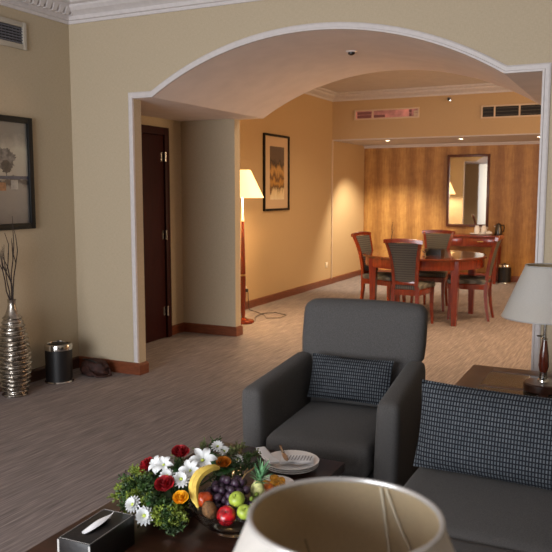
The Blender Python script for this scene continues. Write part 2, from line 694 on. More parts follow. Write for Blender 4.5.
# barrel vault between the two rooms, flat at both sides and over the niche on the left
mb = MB()
pts = [(XN, ZK), (AP, ZK), (AL, ZK)] + arc(48) + [(AR, ZK), (AR + .1, ZK)]
for i in range(len(pts) - 1):
    (xa, za), (xb, zb) = pts[i], pts[i + 1]
    ya = YA + (.088 if xa < AL - .001 else 0)
    yb = YP + (0 if xa < AP - .001 else .108)
    mb.poly([(xa, ya, za), (xb, ya, zb), (xb, yb, zb), (xa, yb, za)], [(0, 1, 2, 3)])
mb.poly([(XN, YA + .09, 2.9), (AR + .1, YA + .09, 2.9), (AR + .1, YP, 2.9), (XN, YP, 2.9)], [(0, 1, 2, 3)])
struct(mb.build('ceiling.002', M['vaultp'], ang=25))
wall_with_arch(YP, YP + .11, X2 - .2, XR, 'wall_pier', M['wall'], AP, False)
struct(MB().box((AR, YA + .09, 0), (XR, YP, ZC)).build('wall_passage', M['wall']))
struct(MB().box((X2 - .25, YP + .11, 0), (X2, YE, ZC)).build('wall_left.001', M['wall_warm']))
struct(MB().box((X2 - .25, YE, 0), (XR + .2, YE + .2, ZC)).build('wall_back', M['gold']))
struct(MB().box((X2, YS, 2.312), (XR, YE, ZC - .002), ).build('wall_soffit', M['wall_warm']))
struct(MB().box((X2 + .002, YS + .004, 2.297), (XR, YE - .002, 2.3125)).build('ceiling.003', M['ceil']))
struct(MB().box((X2, YS - .02, 0.085), (X2 + .02, YS + .012, 2.312), 0.004).build('trim_1', M['ventwarm']))


def wall_hole(axis, at, th, u0, u1, h0, h1, v0, v1, name, m):
    """a wall perpendicular to axis with one rectangular window opening"""
    mb = MB()

    def bx(a0, a1, z0, z1):
        if axis == 'Y':
            mb.box((a0, at, z0), (a1, at + th, z1))
        else:
            mb.box((at, a0, z0), (at + th, a1, z1))
    bx(u0, h0, 0, ZC)
    bx(h1, u1, 0, ZC)
    bx(h0, h1, 0, v0)
    bx(h0, h1, v1, ZC)
    return struct(mb.build(name, m))


wall_hole('Y', YB - .2, .2, XL, XR, -3.5, -0.5, 0.1, 2.55, 'wall_rear', M['wall'])
wall_hole('X', XR, .2, YP, YE, 7.6, 10.4, 0.9, 2.5, 'wall_right.001', M['wall_warm'])
struct(MB().box((XR, YB, 0), (XR + .2, YP, ZC)).build('wall_right', M['wall']))


def window(name, axis, at, h0, h1, v0, v1, sky):
    f = MB()

    def bx(mb, a0, a1, z0, z1, d0, d1):
        if axis == 'Y':
            mb.box((a0, at + d0, z0), (a1, at + d1, z1))
        else:
            mb.box((at + d0, a0, z0), (at + d1, a1, z1))
    bx(f, h0, h0 + .06, v0, v1, .02, .09)
    bx(f, h1 - .06, h1, v0, v1, .02, .09)
    bx(f, h0 + .06, h1 - .06, v0, v0 + .06, .02, .09)
    bx(f, h0 + .06, h1 - .06, v1 - .06, v1, .02, .09)
    m_ = (h0 + h1) / 2
    bx(f, m_ - .03, m_ + .03, v0 + .06, v1 - .06, .02, .09)
    o = struct(f.build(name, M['white']))
    g = MB()
    bx(g, h0 + .06, m_ - .03, v0 + .06, v1 - .06, .05, .056)
    bx(g, m_ + .03, h1 - .06, v0 + .06, v1 - .06, .05, .056)
    g.build('window_pane', sky, o)


window('window_1', 'Y', YB - .15, -3.5, -0.5, .1, 2.55, M['windowsky'])
window('window_2', 'X', XR + .03, 7.6, 10.4, .9, 2.5, M['windowdusk'])


def run(p0, p1, profile, inward, m, name, extra=None, cut0=0, cut1=0):
    """sweep a 2-D profile [(out, z)] from p0 to p1; inward is the room-facing direction. cut = mitre (+1 inner, -1 outer corner)"""
    p0, p1, inward = Vector(p0), Vector(p1), Vector(inward)
    d = (p1 - p0).normalized()
    mb = MB()
    a = [p0 + inward * o + d * (o * cut0) + Vector((0, 0, z)) for o, z in profile]
    b = [p1 + inward * o - d * (o * cut1) + Vector((0, 0, z)) for o, z in profile]
    mb.sweep([a, b])
    if extra:
        extra(mb, p0, p1, d, inward)
    return struct(mb.build(name, m, ang=20))


CROWN = [(0, 2.845), (.012, 2.845), (.014, 2.868), (.03, 2.872), (.032, 2.90), (.05, 2.915), (.078, 2.93), (.10, 2.955), (.105, 2.972), (.135, 2.978), (.15, 3.0), (.155, 3.03), (0, 3.03)]


def dentils(mb, p0, p1, d, inward):
    L = (p1 - p0).length
    k = int(L / .07)
    for i in range(k):
        c = p0 + d * ((i + .5) * L / k) + inward * .062
        ax = d * .022
        for z in (2.90,):
            q = [c - ax - inward * .02, c + ax - inward * .02, c + ax + inward * .018, c - ax + inward * .018]
            mb.sweep([[v + Vector((0, 0, z)) for v in q], [v + Vector((0, 0, z + .058)) + inward * .022 for v in q]])


run((XL, YB, 0), (XL, YA, 0), CROWN, (1, 0, 0), M['white'], 'trim_2', dentils, 1, 1)
run((XL, YA, 0), (XR, YA, 0), CROWN, (0, -1, 0), M['white'], 'trim_3', None, 1, 1)
CR2 = [(o * .9, z + .02 if z < 3.02 else 3.03) for o, z in [(0, 2.885), (.015, 2.885), (.02, 2.91), (.05, 2.925), (.085, 2.95), (.095, 2.975), (.13, 2.985), (.135, 3.0), (.135, 3.03), (0, 3.03)]]
run((X2, YP + .11, 0), (X2, YS, 0), CR2, (1, 0, 0), M['white'], 'trim_4', None, 1, 1)
run((X2, YS, 0), (XR, YS, 0), CR2, (0, -1, 0), M['white'], 'trim_5', None, 1, 1)
run((X2, YE, 0), (XR, YE, 0), [(0, 2.252), (.012, 2.252), (.02, 2.265), (.045, 2.28), (.05, 2.297), (0, 2.297)], (0, -1, 0), M['white'], 'trim_6')
# white casing round the arch
mb = MB()
W, PR = .048, .022
path = [(AL, 0.105), (AL, ZK)] + arc(48) + [(AR, ZK), (AR, 0.105)]
outer = [(AL - W, 0.105), (AL - W, ZK + W)] + arc(48, 0, W) + [(AR + W, ZK + W), (AR + W, 0.105)]
n_ = len(path)
# shift the outer arc ends so that mitres stay clean
outer[2] = (KL - W * .35, ZK + W)
outer[-3] = (KR + W * .35, ZK + W)
secs = []
for (x, z), (u, w) in zip(path, outer):
    secs.append([(x, YA - .001, z), (x, YA - PR, z), (x + (u - x) * .25, YA - PR, z + (w - z) * .25), (x + (u - x) * .33, YA - PR * .7, z + (w - z) * .33),
                 (x + (u - x) * .8, YA - PR * .7, z + (w - z) * .8), (u, YA - PR * .45, w), (u, YA - .001, w)])
mb.sweep(secs)
struct(mb.build('trim_7', M['white'], ang=20))

BB = [(0, 0), (.016, 0), (.016, .08), (.010, .094), (0, .098)]
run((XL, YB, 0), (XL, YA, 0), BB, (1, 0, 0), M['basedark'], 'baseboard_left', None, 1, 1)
run((XL, YA, 0), (AL + .0, YA, 0), BB, (0, -1, 0), M['base'], 'baseboard_arch', None, 1, -1)
run((AL, YA, 0), (AL, YA + .09, 0), BB, (1, 0, 0), M['base'], 'baseboard_arch.001', None, -1, -1)
run((AR, YA, 0), (XR, YA, 0), BB, (0, -1, 0), M['base'], 'baseboard_right')
run((XN, YP, 0), (AP, YP, 0), BB, (0, -1, 0), M['base'], 'baseboard_pier', None, 1, -1)
run((AP, YP, 0), (AP, YP + .11, 0), BB, (1, 0, 0), M['base'], 'baseboard_pier.001', None, -1, -1)
run((XN, 6.33, 0), (XN, YP, 0), BB, (1, 0, 0), M['base'], 'baseboard_passage', None, 0, 1)
run((XN, YA + .09, 0), (XN, 5.33, 0), BB, (1, 0, 0), M['base'], 'baseboard_passage.001')
run((X2, YP + .11, 0), (X2, YE, 0), BB, (1, 0, 0), M['base'], 'baseboard_left.001', None, 1, 1)
run((X2, YE, 0), (XR, YE, 0), BB, (0, -1, 0), M['base'], 'baseboard_back', None, 1, 1)
run((AR, YA + .09, 0), (AR, YP, 0), BB, (-1, 0, 0), M['base'], 'baseboard_passage.002')

# door in the niche on the left
d = struct(MB().box((XN, 5.41, 0.005), (XN + .03, 6.25, 2.05), .003).build('door_1', M['door']))
f = MB()
f.box((XN, 5.33, 0), (XN + .05, 5.408, 2.13), .006)
f.box((XN, 6.252, 0), (XN + .05, 6.33, 2.13), .006)
f.box((XN, 5.408, 2.052), (XN + .05, 6.252, 2.13), .006)
f.build('door_frame', M['door'], d)
for z in (.28, 1.06, 1.84):
    h_ = MB().tube([(XN + .053, 6.25, z - .05), (XN + .053, 6.25, z + .05)], .009, 10)
    h_.box((XN + .031, 6.205, z - .045), (XN + .034, 6.25, z + .045))
    h_.build('door_hinge', M['chrome'], d)
hb = MB().lathe([(.0, 0), (.025, 0), (.025, .008), (.01, .01), (.01, .05), (0, .05)], mtx=Matrix.Translation((XN + .03, 5.48, 1.02)) @ Matrix.Rotation(PI / 2, 4, 'Y'))
hb.tube([(XN + .075, 5.48, 1.02), (XN + .075, 5.60, 1.02)], .009)
hb.build('door_handle', M['chrome'], d)
tag(d, 'dark wooden door with chrome hinges in the niche behind the left pier', 'door')


# ------------------------------------------------------------------ vents, sprinkler, lights in the ceiling
def vent_left():
    t = thing('air_vent', 'white framed air vent with grey slats high on the left wall', 'vent', (XL, 3.93, 2.66))
    f = MB()
    hw_, hh, b = .43, .10, .038
    for lo, hi in (((0, -hw_, -hh), (.02, -hw_ + b, hh)), ((0, hw_ - b, -hh), (.02, hw_, hh)), ((0, -hw_ + b, hh - b), (.02, hw_ - b, hh)), ((0, -hw_ + b, -hh), (.02, hw_ - b, -hh + b))):
        f.box(lo, hi, .003)
    f.build('vent_frame', M['ventframe'], t)
    MB().box((.0005, -hw_ + b, -hh + b), (.003, hw_ - b, hh - b)).build('vent_back', M['ventdark'], t)
    for i in range(6):
        z = -hh + b + (i + .5) * (2 * (hh - b)) / 6
        MB().box((.004, -hw_ + b, z - .006), (.016, hw_ - b, z + .003)).build('vent_slat', M['ventslat'], t)
    m_ = MB()
    for i in range(22):
        y = -hw_ + b + (i + .5) * (2 * (hw_ - b)) / 22
        m_.box((.0025, y - .002, -hh + b), (.006, y + .002, hh - b))
    m_.build('vertical_blades', M['ventslat'], t)


vent_left()


def vent_soffit(x0, x1, z0, z1, label, back, slat, cuts, nsl):
    t = thing('air_vent', label, 'vent', ((x0 + x1) / 2, YS, (z0 + z1) / 2), 0, 'vents over the dining alcove')
    hw_, hh, b = (x1 - x0) / 2, (z1 - z0) / 2, .022
    f = MB()
    for lo, hi in (((-hw_, -.018, -hh), (-hw_ + b, 0, hh)), ((hw_ - b, -.018, -hh), (hw_, 0, hh)), ((-hw_ + b, -.018, hh - b), (hw_ - b, 0, hh)), ((-hw_ + b, -.018, -hh), (hw_ - b, 0, -hh + b))):
        f.box(lo, hi, .003)
    for c in cuts:
        f.box((-hw_ + 2 * hw_ * c - .011, -.016, -hh + b), (-hw_ + 2 * hw_ * c + .011, 0, hh - b))
    f.build('vent_frame', M['ventwarm'], t)
    MB().box((-hw_ + b, -.003, -hh + b), (hw_ - b, -.0005, hh - b)).build('vent_back', back, t)
    for i in range(nsl):
        z = -hh + b + (i + .5) * (2 * (hh - b)) / nsl
        MB().box((-hw_ + b, -.012, z - .004), (hw_ - b, -.005, z + .002)).build('vent_slat', slat, t)
    return t


v1 = vent_soffit(-4.075, -3.045, 2.60, 2.755, 'cream framed vent with rosy panes over the alcove, on the left', M['ventpink'], M['ventpink'], (.29,), 1)
for (a, b_, c_, d_, mm) in ((-.47, -.24, -.05, .045, 'ventdark'), (-.2, -.02, -.05, -.01, 'ventdark'), (.36, .40, -.05, .05, 'ventdark'), (.43, .49, -.05, .03, 'ventwarm')):
    MB().box((a, -.0062, c_), (b_, -.0032, d_)).build('vent_shutter', mat('shutter_plum', (132, 84, 82), .5) if mm == 'ventdark' else M['ventwarm'], v1)
vent_soffit(-2.13, -0.85, 2.545, 2.73, 'cream framed vent with dark slats over the alcove, on the right', M['ventdark'], M['olive'], (.15, .42, .68), 3)

t = thing('sprinkler_head', 'small round chrome sprinkler on the wall between two vents', 'sprinkler', (-2.60, YS, 2.845), (PI / 2, 0, 0))
MB().lathe([(0, 0), (.034, 0), (.034, .006), (.02, .01), (0, .01)]).build('escutcheon', M['chrome'], t)
MB().lathe([(0, .0105), (.012, .0105), (.010, .03), (.02, .032), (.02, .036), (0, .036)]).build('deflector', M['blackplastic'], t)
t = thing('sprinkler_head', 'dark recessed sprinkler in the underside of the vault', 'sprinkler', (-2.11, 5.68, ZP), (PI, 0, 0))
MB().lathe([(0, .0), (.045, 0), (.043, .006), (.03, .009), (0, .009)]).build('escutcheon', M['vaultp'], t)
MB().lathe([(0, .0095), (.028, .0095), (.026, .022), (.012, .03), (0, .03)]).build('deflector', M['blackplastic'], t)


def downlight(x, y, z, label, power, group, spot=75, color=(1.0, .80, .55), aim=None):
    t = thing('downlight', label, 'ceiling light', (x, y, z), (PI, 0, 0), group)
    MB().lathe([(.036, 0), (.052, 0), (.050, .006), (.038, .008)], closed=True, seg=28).build('trim_ring', M['ceramic'], t)
    MB().lathe([(0, 0.001), (.036, 0.001), (.034, .004), (0, .004)], seg=28).build('lamp_lens', M['bulb'], t)
    l = bpy.data.lights.new('downlight_beam', 'SPOT')
    l.energy = power
    l.color = color
    l.spot_size = R(spot)
    l.spot_blend = .6
    l.shadow_soft_size = .03
    o = bpy.data.objects.new('downlight_beam', l)
    o.location = (x, y, z - .02)
    if aim:
        o.rotation_euler = (Vector(aim) - Vector(o.location)).to_track_quat('-Z', 'Y').to_euler()
    COL.objects.link(o)
    return t


ga = 'downlights of the alcove'
downlight(-3.62, 11.42, 2.297, 'lit downlight in the alcove ceiling below the rosy vent', 240, ga, 100, (1.0, .89, .69), (-3.85, 12.0, 0))
downlight(-2.50, 11.55, 2.297, 'lit downlight in the alcove ceiling in front of the mirror', 34, ga)
downlight(-1.36, 11.6, 2.297, 'lit downlight in the alcove ceiling beside the right casing', 34, ga)


# ------------------------------------------------------------------ pictures and mirror
def picture_left():
    y0, y1, z0, z1 = 3.33, 4.37, 1.21, 2.055
    t = thing('framed_picture', 'black framed grey landscape with misty trees on the left wall', 'picture', (XL, (y0 + y1) / 2, (z0 + z1) / 2))
    hw_, hh, b = (y1 - y0) / 2, (z1 - z0) / 2, .045
    f = MB()
    for lo, hi in (((0, -hw_, -hh), (.035, -hw_ + b, hh)), ((0, hw_ - b, -hh), (.035, hw_, hh)), ((0, -hw_ + b, hh - b), (.035, hw_ - b, hh)), ((0, -hw_ + b, -hh), (.035, hw_ - b, -hh + b))):
        f.box(lo, hi, .006)
    f.build('frame', M['blackframe'], t)
    a = MB().box((.004, -hw_ + b, -hh + b), (.012, hw_ - b, hh - b)).build('print', M['arttree'], t)
    # painted motif: misty trees, dark shore line, orange and blue patches
    for k, (y, s_) in enumerate(((.12, 1.0), (.26, .8), (-.1, .9), (-.28, .7))):
        ink = MB()
        for layer, (rr, dz) in enumerate(((.105, .0), (.062, -.055))):
            ink = MB()
            ink.lathe([(0, 0), (rr * s_, 0), (rr * s_, .0005), (0, .0006)], seg=90,
                      fn=lambda a, z, k=k: 1 + .38 * noise.noise(Vector((math.cos(a) * 2.2 + k, math.sin(a) * 2.2, 3))) + .25 * noise.noise(Vector((math.cos(a) * 9 + k, math.sin(a) * 9, 1))),
                      mtx=Matrix.Translation((.0122 + .0004 * layer, y, .13 * s_ + dz)) @ Matrix.Rotation(PI / 2, 4, 'Y'))
            ink.build('painted_tree', (M['artgrey'], M['artink'])[layer], t)
        MB().box((.012, y - .004, -.02), (.0126, y + .003, .05)).build('painted_trunk', M['artink'], t)
    MB().box((.0122, -hw_ + b, -.045), (.0132, hw_ - b, -.02)).build('painted_shore', M['artblue'], t)
    MB().box((.0122, .17, -.13), (.0129, .25, -.07)).build('painted_patch', M['artorange'], t)
    MB().box((.0122, .30, -.12), (.0129, .37, -.05)).build('painted_patch', M['artpale'], t)
    return t


picture_left()


def picture_dining():
    y0, y1, z0, z1 = 8.71, 9.49, 1.235, 2.255
    t = thing('framed_picture', 'tall black framed print in warm golden tones beside the floor lamp', 'picture', (X2, (y0 + y1) / 2, (z0 + z1) / 2))
    hw_, hh, b = (y1 - y0) / 2, (z1 - z0) / 2, .03
    f = MB()
    for lo, hi in (((0, -hw_, -hh), (.03, -hw_ + b, hh)), ((0, hw_ - b, -hh), (.03, hw_, hh)), ((0, -hw_ + b, hh - b), (.03, hw_ - b, hh)), ((0, -hw_ + b, -hh), (.03, hw_ - b, -hh + b))):
        f.box(lo, hi, .004)
    f.build('frame', M['blackframe'], t)
    MB().box((.004, -hw_ + b, -hh + b), (.010, hw_ - b, hh - b)).build('mount', M['mount'], t)
    MB().box((.0102, -.20, -.36), (.012, .24, .35)).build('print', M['artroom'], t)
    return t


picture_dining()

t = thing('wall_mirror', 'tall mirror in a dark wooden frame above the console', 'mirror', (-2.605, YE, 1.505), R(1.1))
hw_, hh, b = .352, .605, .042
f = MB()
for lo, hi in (((-hw_, -.035, -hh), (-hw_ + b, 0, hh)), ((hw_ - b, -.035, -hh), (hw_, 0, hh)), ((-hw_ + b, -.035, hh - b), (hw_ - b, 0, hh)), ((-hw_ + b, -.035, -hh), (hw_ - b, 0, -hh + b))):
    f.box(lo, hi, .007)
f.build('frame', M['brownframe'], t)
MB().box((-hw_ + b, -.012, -hh + b), (hw_ - b, -.004, hh - b)).build('mirror_glass', M['mirror'], t)


def outlet(x, y, z, label, plug):
    t = thing('wall_socket', label, 'socket', (x, y, z), 0, 'wall sockets of the dining room')
    MB().box((0, -.042, -.042), (.009, .042, .042), .003).build('socket_plate', M['outlet'], t)
    MB().box((.0091, -.026, -.026), (.0105, .026, .026), .0005).build('socket_insert', M['outlet'], t)
    if plug:
        p = MB().box((.0106, -.02, -.03), (.045, .02, .012), .005).build('plug', M['cable'], t)
    return t


outlet(X2, 8.20, .255, 'cream wall socket with a plug, behind the floor lamp', True)
outlet(X2, 10.94, .325, 'cream empty wall socket beside the pale corner trim of the alcove', False)


# ------------------------------------------------------------------ floor lamp
t = thing('floor_lamp', 'lit floor lamp with cream shade and red wooden stem beside the pier', 'lamp', (-4.015, 7.36, 0))
MB().lathe([(0, 0), (.125, 0), (.13, .012), (.122, .03), (.06, .042), (.03, .06), (0, .06)]).build('base', M['mahog'], t)
MB().lathe([(0, .06), (.02, .06), (.026, .10), (.032, .3), (.030, .6), (.022, .95), (.016, 1.16), (0, 1.16)], seg=20).build('pole', M['mahog'], t)
MB().lathe([(0, .54), (.033, .54), (.033, .56), (0, .56)], seg=20).build('collar', M['brass'], t)
MB().lathe([(0, 1.16), (.017, 1.16), (.017, 1.19), (.010, 1.20), (.010, 1.56), (0, 1.56)], seg=16).build('stem', M['outlet'], t)
zb, zt, rb, rt = 1.425, 1.735, .24, .092
sh = MB().lathe([(rb, zb), (rt, zt), (rt - .004, zt), (rb - .004, zb)], closed=True, seg=48).build('lamp_shade', M['litshade'], t)
MB().ball((0, 0, 1.58), .03).build('bulb', emit('lit_bulb', (255, 225, 170), 12), t)
l = bpy.data.lights.new('floor_lamp_light', 'POINT')
l.energy = 75
l.color = (1.0, .75, .45)
l.shadow_soft_size = .05
lo_ = bpy.data.objects.new('floor_lamp_light', l)
lo_.location = (-4.015, 7.36, 1.50)
COL.objects.link(lo_)
cb = MB().tube([(-3.92, 7.47, .006), (-4.05, 7.72, .006), (-4.10, 8.0, .006), (-3.98, 8.13, .006), (-3.78, 8.02, .006), (-3.76, 7.80, .006), (-3.90, 7.72, .006), (-4.02, 7.90, .006), (-4.2, 8.06, .006), (-4.37, 8.17, .007), (-4.395, 8.2, .09), (-4.40, 8.2, .222)], .0042, 6)
tag(cb.build('lamp_cord', M['cable']), 'black cord looping over the carpet from floor lamp to socket', 'cord')

# ------------------------------------------------------------------ dining table and chairs
TX, TY, TR = -2.27, 8.67, .725
t = thing('dining_table', 'round red mahogany dining table with dark glossy top and square legs', 'table', (TX, TY, 0))
MB().lathe([(0, .725), (TR - .02, .725), (TR, .733), (TR, .748), (TR - .012, .758), (TR - .09, .76), (0, .76)], seg=72).build('tabletop', M['mahog_top'], t)
MB().lathe([(TR - .05, .625), (TR - .035, .625), (TR - .03, .64), (TR - .03, .725), (TR - .06, .725)], closed=True, seg=72).build('apron', M['mahog'], t)
for sx in (-1, 1):
    for sy in (-1, 1):
        x, y = sx * .475, sy * .465
        a, b_ = .042, .028
        mb = MB()
        mb.sweep([[(x + p * w, y + q * w, z) for p, q in ((-1, -1), (1, -1), (1, 1), (-1, 1))] for z, w in ((0, b_), (.55, a * .92), (.60, a), (.725, a))])
        mb.build('leg', M['mahog'], t)


def make_chair(label):
    """origin: floor under the seat centre, front = +Y"""
    t = thing('dining_chair', label, 'chair', group='dining chairs round the table')
    D = .22
    # upholstered seat, trapezoid with rounded front
    def shape(q):
        k = (q.y + D) / (2 * D)
        w = .155 + (.235 - .155) * k
        x = q.x / .235 * w
        y = q.y + (.02 * (1 - (q.x / .235) ** 2) if q.y > 0 else 0)
        return Vector((x, y, q.z))
    MB().cushion((0, 0, .452), (.235, D, .03), .026, (0, 0, .018), 7, shape).build('seat', M['seatfab'], t)
    mb = MB()
    def ring(z, g):
        pts_ = []
        for (x, y) in ((-.15, -D), (.15, -D), (.228, D * .7), (.21, D), (.1, D + .018), (-.1, D + .018), (-.21, D), (-.228, D * .7)):
            pts_.append((x * g, y * g, z))
        return pts_
    mb.sweep([ring(.365, .985), ring(.42, 1.0), ring(.428, .97)])
    mb.build('seat_rail', M['mahog'], t)
    for s in (-1, 1):
        x, y = s * .195, .185
        MB().sweep([[(x + p * w + s * dx, y + q * w + dy, z) for p, q in ((-1, -1), (1, -1), (1, 1), (-1, 1))]
                    for z, w, dx, dy in ((0, .013, .012, .012), (.2, .017, 0, 0), (.42, .022, 0, 0))]).build('leg', M['mahog'], t)
        x, y = s * .135, -.21
        MB().sweep([[(x + p * w + s * dx, y + q * w + dy, z) for p, q in ((-1, -1), (1, -1), (1, 1), (-1, 1))]
                    for z, w, dx, dy in ((0, .014, .014, -.045), (.15, .016, .008, -.015), (.30, .019, 0, 0), (.46, .020, 0, 0))]).build('leg', M['mahog'], t)
    # back: stiles flare outwards and lean back
    def edge(k):
        z = .44 + (.965 - .44) * k
        w = .124 + .02 * k + .048 * k ** 3
        y = -.215 + .012 * math.sin(PI * k) - .055 * k - .055 * k * k
        return w, y, z
    fr = MB()
    for s in (-1, 1):
        secs = []
        for i in range(11):
            w, y, z = edge(i / 10)
            ww = .017
            secs.append([(s * (w - ww), y - .018, z), (s * (w + ww), y - .018, z), (s * (w + ww), y + .016, z), (s * (w - ww), y + .016, z)])
        fr.sweep(secs)
    w, y, z = edge(1)
    secs = []
    for i in range(13):
        u = -1 + 2 * i / 12
        x = u * (w + .024)
        zz = z - .006 + .014 * (1 - u * u)
        hh_ = .022
        yy = y - .012 * (1 - u * u)
        secs.append([(x, yy - .02, zz - hh_), (x, yy - .02, zz + hh_ * .7), (x, yy, zz + hh_), (x, yy + .018, zz + hh_ * .7), (x, yy + .018, zz - hh_)])
    fr.sweep(secs)
    w, y, z = edge(.12)
    fr.box((-w, y - .014, z - .024), (w, y + .012, z + .02), .003)
    fr.build('back_frame', M['mahog'], t)
    bk = MB()
    N = 12
    secs = []
    for i in range(N + 1):
        k = .14 + .82 * i / N
        w, y, z = edge(k)
        w -= .016
        bul = .010 * math.sin(PI * i / N)
        secs.append([(-w, y - .010, z), (-w * .5, y - .014 - bul, z), (w * .5, y - .014 - bul, z), (w, y - .010, z),
                     (w, y + .010, z), (w * .5, y + .014 + bul, z), (-w * .5, y + .014 + bul, z), (-w, y + .010, z)])
    bk.sweep(secs)
    bk.build('backrest', M['chairfab'], t)
    return t


ch = make_chair('mahogany dining chair in front of the table, its back turned to us')
ch.location = (-2.255, 8.05, 0)
g_ = 'dining chairs round the table'
dup(ch, (-1.755, 8.82, 0), R(90), 'mahogany dining chair at the right of the table, seen from its side', g_)
dup(ch, (-2.80, 8.76, 0), R(-101), 'mahogany dining chair at the left of the table, nearest the wall', g_)
dup(ch, (-2.35, 9.36, 0), R(180), 'mahogany dining chair behind the table, facing us in front of the console', g_)

# on the table
zt_ = .7605
t = thing('napkin_box', 'small black open box in the middle of the dining table', 'box', (-2.10, 8.50, zt_))
f = MB()
for lo, hi in (((-.09, -.09, 0), (.09, -.082, .07)), ((-.09, .082, 0), (.09, .09, .07)), ((-.09, -.082, 0), (-.082, .082, .07)), ((.082, -.082, 0), (.09, .082, .07)), ((-.082, -.082, 0), (.082, .082, .008))):
    f.box(lo, hi)
f.build('box_body', M['black'], t)
for i in range(4):
    MB().box((-.07, -.07, .009 + i * .012), (.07, .07, .018 + i * .012), .003).build('folded_napkin', M['mount'], t)
gl = [(0, 0), (.03, 0), (.03, .004), (.008, .008), (.006, .05), (.02, .065), (.036, .09), (.034, .13), (.0335, .13), (.034, .09), (.018, .068), (0, .06)]
for (x, y, lab) in ((-2.26, 8.33, 'small stemmed glass left of the black box on the dining table'), (-2.17, 8.31, 'small stemmed glass beside the black box on the dining table')):
    tag(MB().lathe([(a, b_ * .7) for a, b_ in gl], seg=20).build('drinking_glass', M['glass'], None, (x, y, zt_)), lab, 'glass', 'glasses on the dining table')
t = thing('bud_vase', 'slim clear vase with a single twig at the left of the dining table', 'vase', (-2.74, 8.86, zt_))
MB().lathe([(0, 0), (.028, 0), (.032, .02), (.026, .06), (.012, .10), (.010, .14), (.014, .15), (.012, .15), (.008, .138), (.010, .10), (.022, .06), (.026, .02), (0, .01)], seg=20).build('vase_body', M['glass'], t)
tw = MB().tube([(0, 0, .015), (.002, 0, .15), (.01, .005, .22), (.005, .005, .30), (.018, 0, .36)], [.005, .005, .0045, .004, .002], 6)
tw.tube([(.01, .005, .22), (.03, .01, .27), (.032, .012, .31)], [.002, .0018, .001], 6)
tw.build('twig', M['twig'], t)

# ------------------------------------------------------------------ console and what stands on it
t = thing('console_table', 'red mahogany console against the gold wallpaper below the mirror', 'console', (-2.55, 12.44, 0))
MB().box((-.56, -.24, .755), (.56, .24, .785), .006).build('tabletop', M['mahog'], t)
MB().box((-.54, -.215, .60), (.54, .225, .754)).build('apron', M['mahog'], t)
for sx in (-1, 1):
    MB().box((sx * .27 - .24, -.228, .625), (sx * .27 + .24, -.2155, .74), .003).build('drawer', M['mahog'], t)
    for sy in (-1, 1):
        x, y = sx * .50, .005 + sy * .19
        MB().sweep([[(x + p * w, y + q * w, z) for p, q in ((-1, -1), (1, -1), (1, 1), (-1, 1))] for z, w in ((0, .022), (.60, .034))]).build('leg', M['mahog'], t)
for dr in [c for c in t.children if c.name.startswith('drawer')]:
    v = dr.data.vertices
    cx_ = sum(p.co.x for p in v) / len(v)
    MB().tube([(cx_ - .05, -.238, .685), (cx_ + .05, -.238, .685)], .006).build('drawer_handle', M['brass'], dr)
MB().box((-.46, -.17, .13), (.46, .19, .15), .003).build('lower_shelf', M['mahog'], t)

zc_ = .7855
t = thing('serving_tray', 'white oblong tray on the right end of the console', 'tray', (-2.315, 12.42, zc_))
MB().lathe([(0, 0), (.13, 0), (.165, .02), (.162, .024), (.128, .006), (0, .006)], seg=40, fn=lambda a, z: 1 + .12 * abs(math.cos(a))).build('tray_body', M['ceramic'], t)
cupp = [(a * 1.12, b_) for a, b_ in [(0, 0), (.022, 0), (.024, .006), (.036, .03), (.040, .072), (.0375, .072), (.033, .03), (.018, .010), (0, .010)]]


def cup(loc, lab, flip=False):
    t = thing('coffee_cup', lab, 'cup', loc, (PI, 0, 0) if flip else 0, 'white cups on the console')
    MB().lathe(cupp, seg=24).build('cup_body', M['ceramic'], t)
    MB().tube([(.042, 0, .058), (.060, 0, .055), (.066, 0, .040), (.055, 0, .025), (.036, 0, .026)], .004, 8).build('handle', M['ceramic'], t)


for (x, n1) in ((-2.385, 'left'), (-2.275, 'right')):
    cup((x, 12.44, zc_ + .007), 'white coffee cup on the %s of the tray, right way up below another' % n1)
    cup((x, 12.44, zc_ + .007 + .073 + .072), 'white coffee cup upside down on top of the %s cup' % n1, True)
tag(MB().lathe([(0, 0), (.03, 0), (.05, .012), (.05, .03), (.036, .04), (.008, .045), (.008, .055), (0, .056)], seg=24).build('sugar_bowl', M['ceramic'], None, (-2.18, 12.38, zc_ + .0185)), 'small white lidded sugar bowl at the right end of the tray', 'bowl')
t = thing('electric_kettle', 'black and silver kettle at the right end of the console', 'kettle', (-2.055, 12.52, zc_))
MB().lathe([(0, 0), (.06, 0), (.062, .02), (0, .02)]).build('base', M['blackplastic'], t)
MB().lathe([(0, .021), (.058, .021), (.056, .08), (.045, .15), (.04, .165), (0, .17)]).build('body', M['darksteel'], t)
MB().lathe([(0, .171), (.038, .168), (.03, .182), (.008, .186), (.008, .198), (0, .2)]).build('lid', M['blackplastic'], t)
MB().tube([(.045, -.01, .155), (.085, -.01, .16), (.095, -.01, .12), (.085, -.01, .06), (.06, -.01, .045)], .009).build('handle', M['blackplastic'], t)
MB().tube([(-.045, 0, .13), (-.075, 0, .155)], [.016, .009]).build('spout', M['chrome'], t)


